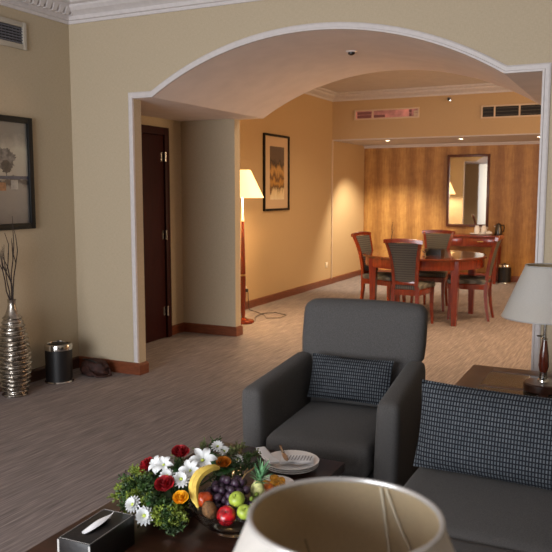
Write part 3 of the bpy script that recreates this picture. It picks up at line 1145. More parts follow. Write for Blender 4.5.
# ------------------------------------------------------------------ waste bins
def bin_(label, loc):
    t = thing('waste_bin', label, 'bin', loc, 0, 'black waste bins')
    MB().lathe([(0, .015), (.103, .015), (.105, .26), (0, .26)], seg=40).build('bin_body', M['black'], t)
    MB().lathe([(0, 0), (.112, 0), (.113, .006), (.106, .0149), (0, .0149)], seg=40).build('base_ring', M['chrome'], t)
    MB().lathe([(.100, .2605), (.107, .2605), (.108, .298), (.104, .306), (.088, .308), (.085, .300), (.098, .294)], closed=True, seg=40).build('rim_band', M['chrome'], t)
    MB().lathe([(0, .275), (.097, .275), (.085, .294), (.05, .312), (.012, .318), (.010, .328), (0, .329)], seg=40).build('lid', M['blackplastic'], t)
    return t


b1 = bin_('black waste bin with chrome rim beside the silver vase', (-4.065, 4.405, 0))
dup(b1, (-1.93, 12.50, 0), 0, 'black waste bin with chrome rim on the floor right of the console', 'black waste bins')

# brown bag slumped against the wall by the bin
def bagfn(q):
    n1 = noise.noise(q * 2.3 + Vector((4, 1, 7)))
    k = 1 + .22 * n1
    z = q.z * k
    return Vector((q.x * k, q.y * k, max(z, -.62)))


t = thing('leather_bag', 'slumped dark brown leather bag on the floor right of the bin', 'bag', (-3.955, 4.70, 0), R(-4))
MB().ball((0, 0, .05), (.135, .09, .08), 28, 18, bagfn).build('bag_body', M['bag'], t)
MB().tube([(-.02, -.075, .10), (.05, -.105, .05), (.10, -.085, .012), (.155, -.04, .012), (.16, .02, .012), (.12, .04, .05)], .008, 8).build('strap', M['bag'], t)
MB().tube([(-.10, -.03, .125), (-.03, -.055, .135), (.05, -.05, .12), (.10, -.03, .09)], .006, 6).build('zip', M['blackplastic'], t)

# ------------------------------------------------------------------ silver floor vase with branches
t = thing('floor_vase', 'tall silver ribbed vase on the floor below the misty picture', 'vase', (-4.075, 3.95, 0))
pr_ = []
N = 150
for i in range(N + 1):
    z = .57 * i / N
    k = z / .57
    env = .082 + .030 * math.sin(PI * min(1, k * 1.05) ** .9) if k < .85 else None
    if env is None:
        env = .082 + .030 * math.sin(PI * .92)
    if k > .84:
        q = (k - .84) / .16
        env = env * (1 - .28 * q * q)
    pr_.append((env, z))


def rib(a, z):
    if z > .56:
        return 1
    ph = z / .034 * 2 * PI + 1.3 * math.sin(a + z * 9) + 1.0 * noise.noise(Vector((math.cos(a) * 1.5, math.sin(a) * 1.5, z * 9)))
    fade = min(1, (.57 - z) / .04) * min(1, z / .01)
    return 1 + .11 * math.sin(ph) * fade


neck = [(.058, .595), (.046, .615), (.033, .65), (.028, .68), (.030, .71), (.034, .716), (.028, .716), (.024, .70)]
pr_ += [(.072, .582)] + neck
MB().lathe([(0, 0)] + pr_ + [(0, .69)], seg=56, fn=rib).build('vase_body', M['silver'], t)
for k in range(6):
    a0 = random.uniform(0, 2 * PI)
    h_ = (.50, .55, .42, .62, .46, .38)[k]
    ln = (.05, .10, .08, .04, .13, .10)[k]
    p = [Vector((.008 * math.cos(a0), .008 * math.sin(a0), .692))]
    for i in range(1, 7):
        u = i / 6
        p.append(Vector((math.cos(a0 + u) * ln * u + .012 * math.sin(9 * u + k), math.sin(a0 + u) * ln * u + .010 * math.cos(8 * u + k * 2), .70 + h_ * u)))
    br = MB().tube(p, [.0055, .005, .0045, .004, .0035, .003, .0015], 6)
    q = p[3]
    br.tube([q, q + Vector((.03 * math.cos(a0 + 2), .03 * math.sin(a0 + 2), .07)), q + Vector((.035 * math.cos(a0 + 2), .03 * math.sin(a0 + 2), .15))], [.004, .003, .0015], 6)
    br.build('branch', M['twig'], t)

# ------------------------------------------------------------------ armchair
t = thing('armchair', 'charcoal upholstered armchair with a tall back facing the coffee table', 'armchair', (-1.216, 2.87, 0), R(4))
# local: x left/right, front at y=0, back at +y


def armfn(s):
    def fn(q):
        k = max(0, min(1, q.y / .66))
        if q.z > .3:
            q.z += (.018 + .035 * k) * (q.z - .3) / .3
        q.x += s * (.018 * (1 - k)) * min(1, q.z / .6)
        return q
    return fn


for s in (-1, 1):
    MB().cushion((s * .296, .37, .325), (.051, .36, .275), .036, (.004, 0, 0), 10, armfn(s)).build('armrest', M['sofa'], t)
MB().box((-.244, .045, .09), (.244, .70, .27), .02, 3).build('seat_base', M['sofa'], t)
MB().cushion((0, .315, .345), (.242, .315, .075), .04, (0, .012, .018), 9).build('seat_cushion', M['sofa'], t)


def backfn(q):
    k = (q.z - .30) / .62
    q.y += .13 * max(0, k)
    q.z += .012 * (1 - (q.x / .34) ** 2) * max(0, k)
    if q.z < .62:
        q.x *= .80 + .0 * k
    else:
        q.x *= .80 + .20 * min(1, (q.z - .62) / .03)
    return q


MB().cushion((0, .685, .605), (.328, .075, .312), .055, (0, .012, 0), 12, backfn).build('backrest', M['sofa'], t)
for sx in (-1, 1):
    for y in (.08, .66):
        MB().sweep([[(sx * .30 + p * w, y + q * w, z) for p, q in ((-1, -1), (1, -1), (1, 1), (-1, 1))] for z, w in ((0, .016), (.10, .024))]).build('leg', M['darkwood'], t)


def pillow(name, label, w, h, th, m, loc, rot, group):
    mb = MB()

    def side(sg):
        def fn(u, v):
            a, b_ = 2 * u - 1, 2 * v - 1
            prof_ = ((1 - abs(a) ** 2.6) * (1 - abs(b_) ** 2.6)) ** .55
            pin = 1 - .035 * (1 - b_ * b_)
            pin2 = 1 - .05 * (1 - a * a)
            return Vector((a * w / 2 * pin, sg * th / 2 * prof_, b_ * h / 2 * pin2))
        return fn
    mb.grid(side(-1), 22, 14)
    mb.grid(side(1), 22, 14)
    o = mb.build(name, m, None, loc, rot, 60)
    return tag(o, label, 'cushion', group)


pillow('throw_pillow', 'slim dark cushion with pale dashes on the armchair seat', .43, .225, .10, M['dashs'], (-1.258, 3.415, .565), (R(-20), 0, R(1)), 'cushions with pale dashes')

# ------------------------------------------------------------------ sofa (long side along the right, facing the coffee table)
t = thing('sofa', 'long charcoal sofa at the right, facing the coffee table', 'sofa', (0, 0, 0))
Y0, Y1 = 1.06, 2.96
for k, (a, b_) in enumerate(((1.22, 1.715), (1.72, 2.215), (2.22, 2.80))):
    MB().cushion((-.385, (a + b_) / 2, .36), (.345, (b_ - a) / 2, .075), .03, (.006, 0, .012), 9).build('seat_cushion', M['sofa'], t)
MB().box((-.71, Y0 + .14, .08), (-.05, Y1 - .2, .285), .02, 3).build('seat_base', M['sofa'], t)
for a, b_ in ((Y0, Y0 + .15), (Y1 - .125, Y1 + .03)):
    MB().cushion((-.29, (a + b_) / 2, .345), (.40, (b_ - a) / 2, .27), .045, (0, 0, 0), 8).build('armrest', M['sofa'], t)
MB().cushion((.085, (Y0 + Y1) / 2, .42), (.105, (Y1 - Y0) / 2 - .155, .34), .05, (.01, 0, 0), 9).build('backrest', M['sofa'], t)
for x in (-.64, .06):
    for y in (Y0 + .07, Y1 - .08):
        MB().sweep([[(x + p * w, y + q * w, z) for p, q in ((-1, -1), (1, -1), (1, 1), (-1, 1))] for z, w in ((0, .018), (.09, .026))]).build('leg', M['darkwood'], t)
pillow('throw_pillow', 'large dark cushion with pale dashes leaning at the far end of the sofa', .66, .335, .14, M['dash'], (-.402, 2.742, .602), (R(-13), R(1), R(-1)), 'cushions with pale dashes')


# ------------------------------------------------------------------ side tables with lamps
def side_table(label, x0, x1, y0, y1, H=.55):
    t = thing('side_table', label, 'table', ((x0 + x1) / 2, (y0 + y1) / 2, 0), 0, 'square side tables')
    w, d_ = (x1 - x0) / 2, (y1 - y0) / 2
    b = .11
    f = MB()
    for lo, hi in (((-w, -d_), (-w + b, d_)), ((w - b, -d_), (w, d_)), ((-w + b, -d_), (w - b, -d_ + b)), ((-w + b, d_ - b), (w - b, d_))):
        f.box((lo[0], lo[1], H - .035), (hi[0], hi[1], H), .003)
    f.box((-.02, -d_ + b, H - .035), (.02, d_ - b, H - .001))
    f.box((-w + b, -.02, H - .035), (w - b, .02, H - .001))
    f.build('tabletop', M['sidewood'], t)
    for sx in (-1, 1):
        for sy in (-1, 1):
            xa, xb_ = sorted((sx * .02, sx * (w - b)))
            ya, yb = sorted((sy * .02, sy * (d_ - b)))
            MB().box((xa, ya, H - .02), (xb_, yb, H - .0025)).build('glass_panel', M['darkglassp'], t)
    f = MB()
    for lo, hi in (((-w + .03, -d_ + .03), (-w + .05, d_ - .03)), ((w - .05, -d_ + .03), (w - .03, d_ - .03)), ((-w + .05, -d_ + .03), (w - .05, -d_ + .05)), ((-w + .05, d_ - .05), (w - .05, d_ - .03))):
        f.box((lo[0], lo[1], H - .12), (hi[0], hi[1], H - .0355))
    f.build('apron', M['sidewood'], t)
    for sx in (-1, 1):
        for sy in (-1, 1):
            x, y = sx * (w - .05), sy * (d_ - .05)
            MB().box((x - .03, y - .03, 0), (x + .03, y + .03, H - .036), .003).build('leg', M['sidewood'], t)
    MB().box((-w + .06, -d_ + .06, .16), (w - .06, d_ - .06, .18), .002).build('lower_shelf', M['sidewood'], t)
    return t


side_table('brown wooden side table with dark glass panels behind the sofa end', -.775, .06, 3.24, 4.07)
side_table('wooden side table right before us that carries the nearest lamp', -.70, .13, .22, 1.03, .559)


def table_lamp(label, loc, rz=0):
    t = thing('table_lamp', label, 'lamp', loc, rz, 'table lamps with pale cone shades')
    MB().lathe([(0, 0), (.088, 0), (.09, .006), (.09, .034), (.084, .04), (.03, .044), (0, .044)], seg=40).build('base', M['darkwood'], t)
    MB().lathe([(0, .044), (.028, .044), (.026, .052), (.019, .056), (.017, .085), (.02, .09), (0, .09)], seg=24).build('collar', M['chrome'], t)
    MB().lathe([(0, .09), (.017, .09), (.024, .12), (.022, .17), (.014, .225), (.011, .245), (0, .245)], seg=24).build('body', M['mahogdark'], t)
    st = MB().lathe([(0, .245), (.014, .245), (.014, .252), (.008, .256), (.008, .46), (0, .46)], seg=20)
    st.tube([(-.035, 0, .262), (.0, 0, .262)], .004, 8)
    st.build('stem', M['chrome'], t)
    zb, zt, rb, rt = .355, .600, .202, .1005
    MB().lathe([(rb, zb), (rt, zt), (rt - .0015, zt), (rb - .0015, zb)], closed=True, seg=72).build('lamp_shade', M['shade'], t)
    li = MB()
    li.lathe([(rb - .0018, zb + .002), (rt - .0018, zt - .002), (rt - .003, zt - .002), (rb - .003, zb + .002)], closed=True, seg=72)
    li.build('shade_lining', M['shadein'], t)
    for (r_, z) in ((rb, zb), (rt, zt)):
        MB().tube([((r_) * math.cos(2 * PI * i / 60), (r_) * math.sin(2 * PI * i / 60), z) for i in range(61)], .0032, 8).build('shade_rim', M['rimsilver'], t)
    for a_top, a_bot in ((R(73), R(78)), (R(69), R(50))):
        secs = []
        for i in range(9):                       # follow the cone
            u = i / 8
            a = a_top + (a_bot - a_top) * u
            r_ = rt - .0045 + (rb - rt) * u
            z = zt - .003 + (zb - zt + .006) * u
            n_ = Vector((-math.sin(a), math.cos(a), 0)) * .0015
            c = Vector((math.cos(a) * r_, math.sin(a) * r_, z))
            ins = Vector((-math.cos(a), -math.sin(a), 0)) * .001
            secs.append([c - n_, c + n_, c + n_ + ins, c - n_ + ins])
        MB().sweep(secs).build('shade_seam', M['seam'], t)
    hp = MB()
    for a in (0, 2 * PI / 3, 4 * PI / 3):
        hp.tube([(.006 * math.cos(a), .006 * math.sin(a), .445), ((rt + .035) * math.cos(a), (rt + .035) * math.sin(a), .512)], .0015, 6)
    hp.build('shade_carrier', M['chrome'], t)
    MB().ball((0, 0, .49), (.022, .022, .032)).build('bulb', M['ceramic'], t)
    return t


M['mahogdark'] = wood('dark_red_mahogany', (58, 20, 12), (92, 36, 20), 0.2)
M['rimsilver'] = mat('pale_rim_braid', (190, 188, 186), 0.3, 0.5)
table_lamp('table lamp with pale cone shade on the side table behind the sofa', (-.372, 3.68, .55))
table_lamp('table lamp close to us, its pale shade seen from above', (-.262, .702, .5595), R(12))

# ------------------------------------------------------------------ coffee table
CX0, CX1, CY0, CY1, CH = -1.57, -.98, 1.30, 2.62, .45
t = thing('coffee_table', 'dark glossy wooden coffee table carrying the flowers and fruit', 'table', ((CX0 + CX1) / 2, (CY0 + CY1) / 2, 0))
w, d_ = (CX1 - CX0) / 2, (CY1 - CY0) / 2
MB().box((-w, -d_, CH - .04), (w, d_, CH), .005).build('tabletop', M['darkwood'], t)
MB().box((-w + .04, -d_ + .04, CH - .13), (w - .04, d_ - .04, CH - .041)).build('apron', M['darkwood'], t)
for sx in (-1, 1):
    for sy in (-1, 1):
        x, y = sx * (w - .05), sy * (d_ - .05)
        MB().box((x - .035, y - .035, 0), (x + .035, y + .035, CH - .131), .003).build('leg', M['darkwood'], t)
MB().box((-w + .09, -d_ + .09, .14), (w - .09, d_ - .09, .16), .002).build('lower_shelf', M['darkwood'], t)
ZT = CH + .0005

# tissue box
t = thing('tissue_box', 'black leather tissue box with white stitching on the coffee table corner', 'box', (-1.358, 1.605, ZT), R(2))
w, d_, h_ = .056, .105, .09
bx = MB()
bx.box((-w, -d_, 0), (w, d_, h_), .003)
bx.build('box_body', M['black'], t)
st = MB()
i_ = .004
for x in (-w + i_, w - i_):
    st.box((x - .0006, -d_ + i_, h_), (x + .0006, d_ - i_, h_ + .0006))
for y in (-d_ + i_, d_ - i_):
    st.box((-w + i_, y - .0006, h_), (w - i_, y + .0006, h_ + .0006))
for x, y in ((-w, -d_), (w, -d_)):
    st.box((x - .0004 if x < 0 else x - .006, y - .0005, .004), (x + .006 if x < 0 else x + .0004, y, h_ - .004))
st.build('stitching', M['stitch'], t)
MB().lathe([(0, h_ + .0003), (1, h_ + .0003), (1, h_ + .0012), (0, h_ + .0012)], seg=28, fn=lambda a, z: 1.0 / math.sqrt((math.cos(a) / .018) ** 2 + (math.sin(a) / .062) ** 2) if True else 1).build('slot', M['blackplastic'], t)
ti = MB()


def tiss(u, v):
    y = -.058 + .112 * u
    w_ = .013 * math.sin(PI * min(1, .08 + .92 * u)) ** .6
    return Vector((-.004 + .012 * u + w_ * (2 * v - 1), y, h_ + .0016 + .010 * math.sin(PI * u) * (1 - (2 * v - 1) ** 2) + .012 * u * v))


ti.grid(tiss, 16, 6)
ti.grid(lambda u, v: tiss(u, v) + Vector((.006 * v, .006 * v, .003 + .006 * v * u)), 16, 6)
ti.build('tissue', M['paper'], t, ang=80, thick=.0006)

# ------------------------------------------------------------------ plates, cutlery, napkins
platep = [(0, 0), (.065, 0), (.070, .004), (.112, .014), (.113, .0165), (.110, .0165), (.070, .0075), (0, .0055)]
platep = [(r_ * .93, z) for r_, z in platep]
PX, PY = -1.145, 2.475
names = ('bottom plate of the stack of three at the far end of the coffee table', 'middle plate of the stack of three on the coffee table', 'top plate of the stack, under the white printed napkin')
for k in range(3):
    o = MB().lathe(platep, seg=56).build('dinner_plate', M['ceramic'], None, (PX + .002 * k, PY - .002 * k, ZT + .0085 * k))
    tag(o, 'white ' + names[k], 'plate', 'stacked white plates')
zp = ZT + .017 + .0175
t = thing('paper_napkin', 'white printed napkin lying on the stacked plates', 'napkin', (PX + .03, PY - .01, zp), R(20))
nk = MB()
nk.grid(lambda u, v: Vector((-.062 + .125 * u, -.042 + .085 * v, .001 + .004 * math.sin(6 * u + 2 * v) ** 2)), 12, 8)
nk.grid(lambda u, v: Vector((-.060 + .118 * u, -.038 + .078 * v, .006 + .004 * math.sin(5 * u + 2 * v) ** 2)), 12, 8)
nk.build('napkin_sheet', M['paper'], t, ang=80, thick=.0008)
pm = MB()
for i in range(9):
    x = -.045 + .0115 * i
    pm.grid(lambda u, v, x=x: Vector((x + .0035 * u + .006 * v, -.024 + .05 * v, .0115 + .0012 * math.sin(PI * u))), 2, 6)
pm.build('napkin_print', M['greyprint'], t, ang=80, thick=.0004)
t = thing('napkin_roll', 'white folded napkin strip beside the plates, pointing at the armchair', 'napkin', (-1.232, 2.445, ZT + .017), R(-47))
MB().cushion((0, 0, .022), (.10, .020, .006), .005, n=7, fn=lambda q: Vector((q.x, q.y, q.z + .012 * max(0, q.x / .1)))).build('napkin_sheet', M['paper'], t)
t = thing('table_knife', 'steel table knife lying across the plates beside the napkin strip', 'knife', (-1.185, 2.49, zp + .010), R(-55))
MB().sweep([[(x, -w_, 0), (x, w_, 0), (x, w_, .002), (x, -w_, .002)] for x, w_ in ((-.005, .005), (.03, .009), (.07, .008), (.085, .002))]).build('blade', M['steel'], t)
MB().cushion((-.045, 0, .001), (.042, .006, .004), .0035, n=5).build('handle', M['steel'], t)

tag(MB().lathe([(r_ * .70, z) for r_, z in platep], seg=48).build('side_plate', M['ceramic'], None, (-1.12, 2.275, ZT)), 'small white plate holding dried apricots behind the pineapple', 'plate')
for k, (x, y) in enumerate(((-1.135, 2.31), (-1.105, 2.30), (-1.085, 2.265), (-1.115, 2.265), (-1.14, 2.25))):
    o = MB().ball((0, 0, 0), (.018, .016, .012), 16, 10, lambda q: q * (1 + .10 * noise.noise(q * 2))).build('dried_apricot', M['apricot'], None, (x, y, ZT + .019), (0, 0, k))
    tag(o, ['golden dried apricot at the back left of the small plate', 'golden dried apricot at the back of the small plate, in the middle', 'golden dried apricot at the right of the small plate',
            'golden dried apricot at the front of the small plate', 'golden dried apricot at the front left of the small plate'][k], 'fruit', 'dried apricots on the small plate')

# ------------------------------------------------------------------ fruit bowl and fruit
BX, BY = -1.085, 1.925
bowlp = [(0, 0), (.06, 0), (.064, .008), (.10, .028), (.132, .058), (.148, .088), (.150, .092), (.146, .092), (.129, .060), (.098, .033), (.060, .013), (0, .012)]
bowlp = [(r_ * .95, z) for r_, z in bowlp]
tag(MB().lathe(bowlp, seg=64, fn=lambda a, z: 1 + (.012 * math.cos(16 * a) if z > .05 else 0)).build('fruit_bowl', M['glass'], None, (BX, BY, ZT)), 'clear glass bowl heaped with fruit on the coffee table', 'bowl')


def apple(name, loc, r_, m, lab, rot, cat='apple', grp=None):
    t = thing(name, lab, cat, loc, rot, grp)
    def fn(q):
        d__ = math.hypot(q.x, q.y)
        z = q.z * (.93 if q.z < 0 else .95) - .26 * math.exp(-(d__ / .28) ** 2) * (1 if q.z > 0 else -.6)
        return Vector((q.x * (1 + .06 * q.z), q.y * (1 + .06 * q.z), z))
    MB().ball((0, 0, 0), r_, 28, 20, fn).build('skin', m, t)
    MB().tube([(0, 0, r_ * .62), (r_ * .05, 0, r_ * .9), (r_ * .16, 0, r_ * 1.12)], r_ * .05, 6).build('stalk', M['twig'], t)
    return t


apple('apple', (-1.057, 1.828, .5395), .030, M['applered'], 'shiny red apple at the front of the fruit bowl', (R(40), R(10), 0))
apple('apple', (-1.158, 1.868, .556), .027, M['applemix'], 'red and yellow apple below the banana in the fruit bowl', (R(-20), R(-15), 0))
apple('guava', (-1.046, 1.872, .5755), .0245, M['guava'], 'green guava between the grapes and the red apple', (R(35), 0, 0), 'guava', 'green guavas')
apple('guava', (-1.004, 1.842, .5560), .0225, M['guava'], 'green guava at the right rim of the fruit bowl', (R(30), R(20), 0), 'guava', 'green guavas')
tag(MB().ball((0, 0, 0), (.0225, .0225, .031), 22, 16).build('kiwi', M['kiwi'], None, (-1.118, 1.832, .5440), (R(18), R(-10), 0)), 'brown kiwi left of the red apple in the bowl', 'kiwi')
tag(MB().ball((0, 0, 0), .022, 22, 14).build('orange', M['orange'], None, (-1.018, 2.022, .556)), 'small orange behind the pineapple in the fruit bowl', 'orange')
# banana
t = thing('banana', 'yellow banana curving along the left side of the fruit bowl', 'banana', (0, 0, 0))
ctrl = [(-1.140, 1.925, .640), (-1.150, 1.895, .648), (-1.165, 1.855, .640), (-1.168, 1.825, .616), (-1.155, 1.805, .588), (-1.143, 1.800, .570), (-1.138, 1.799, .560)]
rad = [.006, .0125, .0165, .0165, .0125, .006, .003]
P_, RR = [], []
for i in range(len(ctrl) - 1):
    p0 = Vector(ctrl[max(0, i - 1)]); p1 = Vector(ctrl[i]); p2 = Vector(ctrl[i + 1]); p3 = Vector(ctrl[min(len(ctrl) - 1, i + 2)])
    for k in range(4):
        u = k / 4
        P_.append(.5 * ((2 * p1) + (p2 - p0) * u + (2 * p0 - 5 * p1 + 4 * p2 - p3) * u * u + (3 * p1 - p0 - 3 * p2 + p3) * u ** 3))
        RR.append(rad[i] + (rad[i + 1] - rad[i]) * u)
P_.append(Vector(ctrl[-1]))
RR.append(rad[-1])
MB().tube(P_, RR, 7).build('skin', M['banana'], t, ang=20)
MB().tube([P_[-1] + Vector((.0002, 0, .001)), P_[-1] + Vector((.002, -.001, -.006))], [.0038, .0025], 7).build('tip', M['bananatip'], t)


def bunch(name, label, c, spots, r_, m, seed):
    rnd = random.Random(seed)
    t = thing(name, label, 'grapes', c)
    base = None
    for k, p in enumerate(spots):
        rr = r_ * rnd.uniform(.92, 1.06)
        if base is None:
            base = MB().ball((0, 0, 0), (r_, r_, r_ * 1.12), 14, 10).build('grape', m, t, p)
        else:
            o = base.copy()
            COL.objects.link(o)
            o.parent = t
            o.location = p
            o.scale = (rr / r_,) * 3
            o.rotation_euler = (rnd.uniform(-1, 1), rnd.uniform(-1, 1), 0)
    return t


rnd = random.Random(3)
spots = []
tries = 0
while len(spots) < 78 and tries < 60000:
    tries += 1
    a = rnd.uniform(0, 2 * PI)
    q = math.sqrt(rnd.random())
    x, y = .084 * q * math.cos(a), .068 * q * math.sin(a)
    top = .106 * math.sqrt(max(0, 1 - q * q * .85))
    z = rnd.uniform(0, top)
    if rnd.random() < .4:
        z = top
    p = Vector((x, y, z))
    wx, wy, wz = p.x - 1.098, p.y + 1.938, p.z + .500
    ok = all((p - s).length > .0205 for s in spots)
    for (fx, fy, fz, fr_) in ((-1.158, 1.868, .556, .027), (-1.046, 1.872, .5755, .0245), (-1.118, 1.832, .544, .028), (-1.055, 1.822, .5395, .03), (-1.004, 1.842, .556, .0225), (-1.03, 1.975, .57, .034), (-1.018, 2.022, .556, .022)):
        if math.dist((wx, wy, wz), (fx, fy, fz)) < fr_ + .011:
            ok = False
    for bp, br_ in zip(P_, RR):
        if math.dist((wx, wy, wz), bp) < br_ + .011:
            ok = False
    if ok:
        spots.append(p)
gb = bunch('grape_bunch', 'large bunch of dark purple grapes heaped in the fruit bowl', (-1.098, 1.938, .500), spots, .0122, M['grape'], 5)
MB().tube([(.030, .0, .105), (.035, .01, .118), (.040, .02, .126), (.045, .035, .128), (.05, .055, .135)], .0022, 6).build('stem', M['grapestem'], gb)
MB().tube([(.035, .01, .118), (.028, .03, .124), (.03, .045, .13)], .0018, 6).build('stem', M['grapestem'], gb)
spots = []
rnd = random.Random(8)
tries = 0
while len(spots) < 16 and tries < 20000:
    tries += 1
    p = Vector((rnd.uniform(-.026, .03), rnd.uniform(-.03, .03), rnd.uniform(0, .022)))
    if all((p - s).length > .0125 for s in spots):
        spots.append(p)
gb = bunch('grape_bunch', 'small bunch of green grapes at the right of the fruit bowl', (-.996, 1.922, .548), spots, .0072, M['greengrape'], 6)
MB().tube([(0, 0, .02), (.01, .012, .034), (.012, .02, .045)], .002, 6).build('stem', M['grapestem'], gb)

# pineapple: pale trimmed body and spiky grey-green crown
t = thing('pineapple', 'baby pineapple with pale body and spiky green crown in the bowl', 'pineapple', (-1.030, 1.975, .570), (R(-6), R(10), 0))
MB().ball((0, 0, 0), (.022, .022, .030), 20, 14).build('fruit_body', M['pinebody'], t)
rnd = random.Random(4)
for k in range(26):
    ring = k // 7
    a = k * 2.4
    el = R(32 + ring * 15 + rnd.uniform(-6, 6))
    ln = .042 + .010 * ring + rnd.uniform(-.004, .006)
    dirv = Vector((math.cos(a) * math.cos(el), math.sin(a) * math.cos(el), math.sin(el)))
    sd = Vector((-math.sin(a), math.cos(a), 0))
    nrm = dirv.cross(sd)
    b0 = Vector((0, 0, .024 + ring * .006))
    lf = MB()
    secs = []
    for i in range(5):
        u = i / 4
        c = b0 + dirv * ln * u + Vector((0, 0, -.012 * u * u))
        w_ = .0055 * (1 - u) ** .7 + .0004
        secs.append([c - sd * w_, c + nrm * .0012, c + sd * w_, c - nrm * .0006])
    lf.sweep(secs)
    lf.build('crown_leaf', M['pinecrown'], t)

# ------------------------------------------------------------------ flower arrangement
FX, FY = -1.31, 1.955
fa = thing('flower_arrangement', 'arrangement of red roses, white blooms and ferns left of the fruit bowl', 'flowers', (FX, FY, ZT))


def W2(x, y, z):
    return Vector((x - FX, y - FY, z - ZT))


MB().lathe([(0, 0), (.075, 0), (.085, .04), (.082, .045), (0, .045)], seg=32, fn=lambda a, z: 1 + .25 * abs(math.cos(a + .9))).build('basket', M['twig'], fa, (-.03, 0, 0))
MB().ball((-.02, 0, .06), (.085, .075, .05), 20, 12).build('floral_foam', M['ferndark'], fa)


def aim(nv):
    return Vector(nv).normalized().to_track_quat('Z', 'Y').to_euler()


def rose_mesh(r_):
    mb = MB()
    spec = [(4, .20, .95, .1), (5, .42, .85, .35), (6, .68, .65, .6), (7, .95, .40, .9)]
    for n_, ro, hh_, lean in spec:
        for k in range(n_):
            a0 = 2 * PI * k / n_ + ro * 5
            span = 2 * PI / n_ * 1.35

            def fn(u, v, a0=a0, span=span, ro=ro, hh_=hh_, lean=lean):
                a = a0 + (u - .5) * span
                rr = r_ * (ro * (.45 + .55 * v) + lean * .22 * v * v)
                z = r_ * (-.35 + (hh_ + .35) * v * (1 - .25 * (2 * u - 1) ** 2))
                return Vector((rr * math.cos(a), rr * math.sin(a), z))
            mb.grid(fn, 6, 5)
    mb.ball((0, 0, r_ * .3), (r_ * .2, r_ * .2, r_ * .5), 10, 8)
    mb.ball((0, 0, -r_ * .25), (r_ * .5, r_ * .5, r_ * .3), 10, 8)
    return mb


def daisy_mesh(r_, layers=3, n_=14, wd=.16):
    mb = MB()
    for L in range(layers):
        for k in range(n_):
            a = 2 * PI * (k + .5 * L) / n_
            ln = r_ * (1 - .18 * L)
            up = .12 + .28 * L

            def fn(u, v, a=a, ln=ln, up=up):
                rad_ = ln * (.12 + .88 * u)
                w_ = r_ * wd * math.sin(PI * min(1, .12 + u * .83)) ** .7 * (2 * v - 1)
                z = r_ * (up * u + .10 * math.sin(PI * u)) - abs(2 * v - 1) * -.02 * r_
                return Vector((rad_ * math.cos(a) - w_ * math.sin(a), rad_ * math.sin(a) + w_ * math.cos(a), z))
            mb.grid(fn, 5, 2)
    return mb


def lily_mesh(r_):
    mb = MB()
    for k in range(6):
        a = 2 * PI * k / 6

        def fn(u, v, a=a):
            rad_ = r_ * (.08 + .95 * u)
            w_ = r_ * .27 * math.sin(PI * min(1, .1 + u * .86)) * (2 * v - 1)
            z = r_ * (.75 * u - .85 * u ** 3 * .9 + .05) + abs(2 * v - 1) * r_ * .10
            return Vector((rad_ * math.cos(a) - w_ * math.sin(a), rad_ * math.sin(a) + w_ * math.cos(a), z))
        mb.grid(fn, 8, 4)
    return mb


def bloom(name, mesh_mb, m, pos, nv, label, eye=None, eyer=.25, dark=False):
    o = mesh_mb.build(name, m, fa, W2(*pos), aim(nv), 70, .0005)
    o['label'] = label
    if eye:
        r_ = eye
        MB().ball((0, 0, r_ * .16), (r_ * eyer * .7, r_ * eyer * .7, r_ * .14), 12, 8).build('flower_centre', M['flowereye'] if not dark else M['stamen'], o)
    # stem into the foam
    p = W2(*pos)
    q = Vector((p.x * .35, p.y * .35, .07))
    n__ = Vector(nv).normalized()
    MB().tube([p - n__ * .010, p - n__ * .022, Vector(((p.x + q.x) / 2, (p.y + q.y) / 2, p.z - .028)), q], .0022, 6).build('flower_stem', M['leafdark'], fa)
    return o


bloom('rose', rose_mesh(.026), M['red_rose'], (-1.325, 1.99, .638), (.2, -.3, .9), 'red rose at the top')
bloom('rose', rose_mesh(.027), M['red_rose'], (-1.253, 1.795, .612), (.1, -.5, .9), 'red rose above the yellow rose')
bloom('rose', rose_mesh(.026), M['red_rose'], (-1.405, 1.915, .605), (-.4, -.5, .7), 'red rose at the left edge')
bloom('rose', rose_mesh(.021), M['yellow_rose'], (-1.178, 1.768, .594), (.2, -.5, .9), 'yellow rose beside the banana')
bloom('rose', rose_mesh(.022), M['orange_rose'], (-1.184, 2.03, .612), (.2, -.3, .9), 'orange rose behind the grapes')
bloom('lily', lily_mesh(.032), M['petal'], (-1.318, 1.885, .632), (.2, -.7, .8), 'white star-shaped lily', .03, .2)
bloom('lily', lily_mesh(.034), M['petal'], (-1.352, 1.90, .622), (-.2, -.7, .7), 'white lily at the left', .02, .2)
bloom('chrysanthemum', daisy_mesh(.026), M['petal'], (-1.276, 1.842, .618), (.3, -.7, .7), 'white bloom with lime centre', .030)
bloom('chrysanthemum', daisy_mesh(.028), M['petal'], (-1.218, 1.832, .622), (.4, -.7, .7), 'white bloom with lime centre', .031)
bloom('lily', lily_mesh(.046), M['petal'], (-1.205, 1.935, .648), (.45, -.6, .8), 'large white lily near the top', .04, .2)
bloom('lily', lily_mesh(.038), M['petal'], (-1.215, 1.88, .632), (.2, -.7, .6), 'white lily behind the banana', .03, .2)
bloom('chrysanthemum', daisy_mesh(.026, 2, 12), M['petal'], (-1.300, 2.19, .598), (.2, -.5, .9), 'white bloom at the far edge', .026)
bloom('chrysanthemum', daisy_mesh(.022, 2, 12), M['petal'], (-1.262, 2.17, .594), (.4, -.5, .9), 'white bloom at the far edge', .022)
bloom('chrysanthemum', daisy_mesh(.024, 2, 12), M['petal'], (-1.205, 2.16, .575), (.5, -.4, .8), 'white bloom at the far right', .024)
bloom('chrysanthemum', daisy_mesh(.028, 3, 14), M['petal'], (-1.335, 1.746, .553), (-.1, -.8, .6), 'white bloom beside the tissue box', .030)
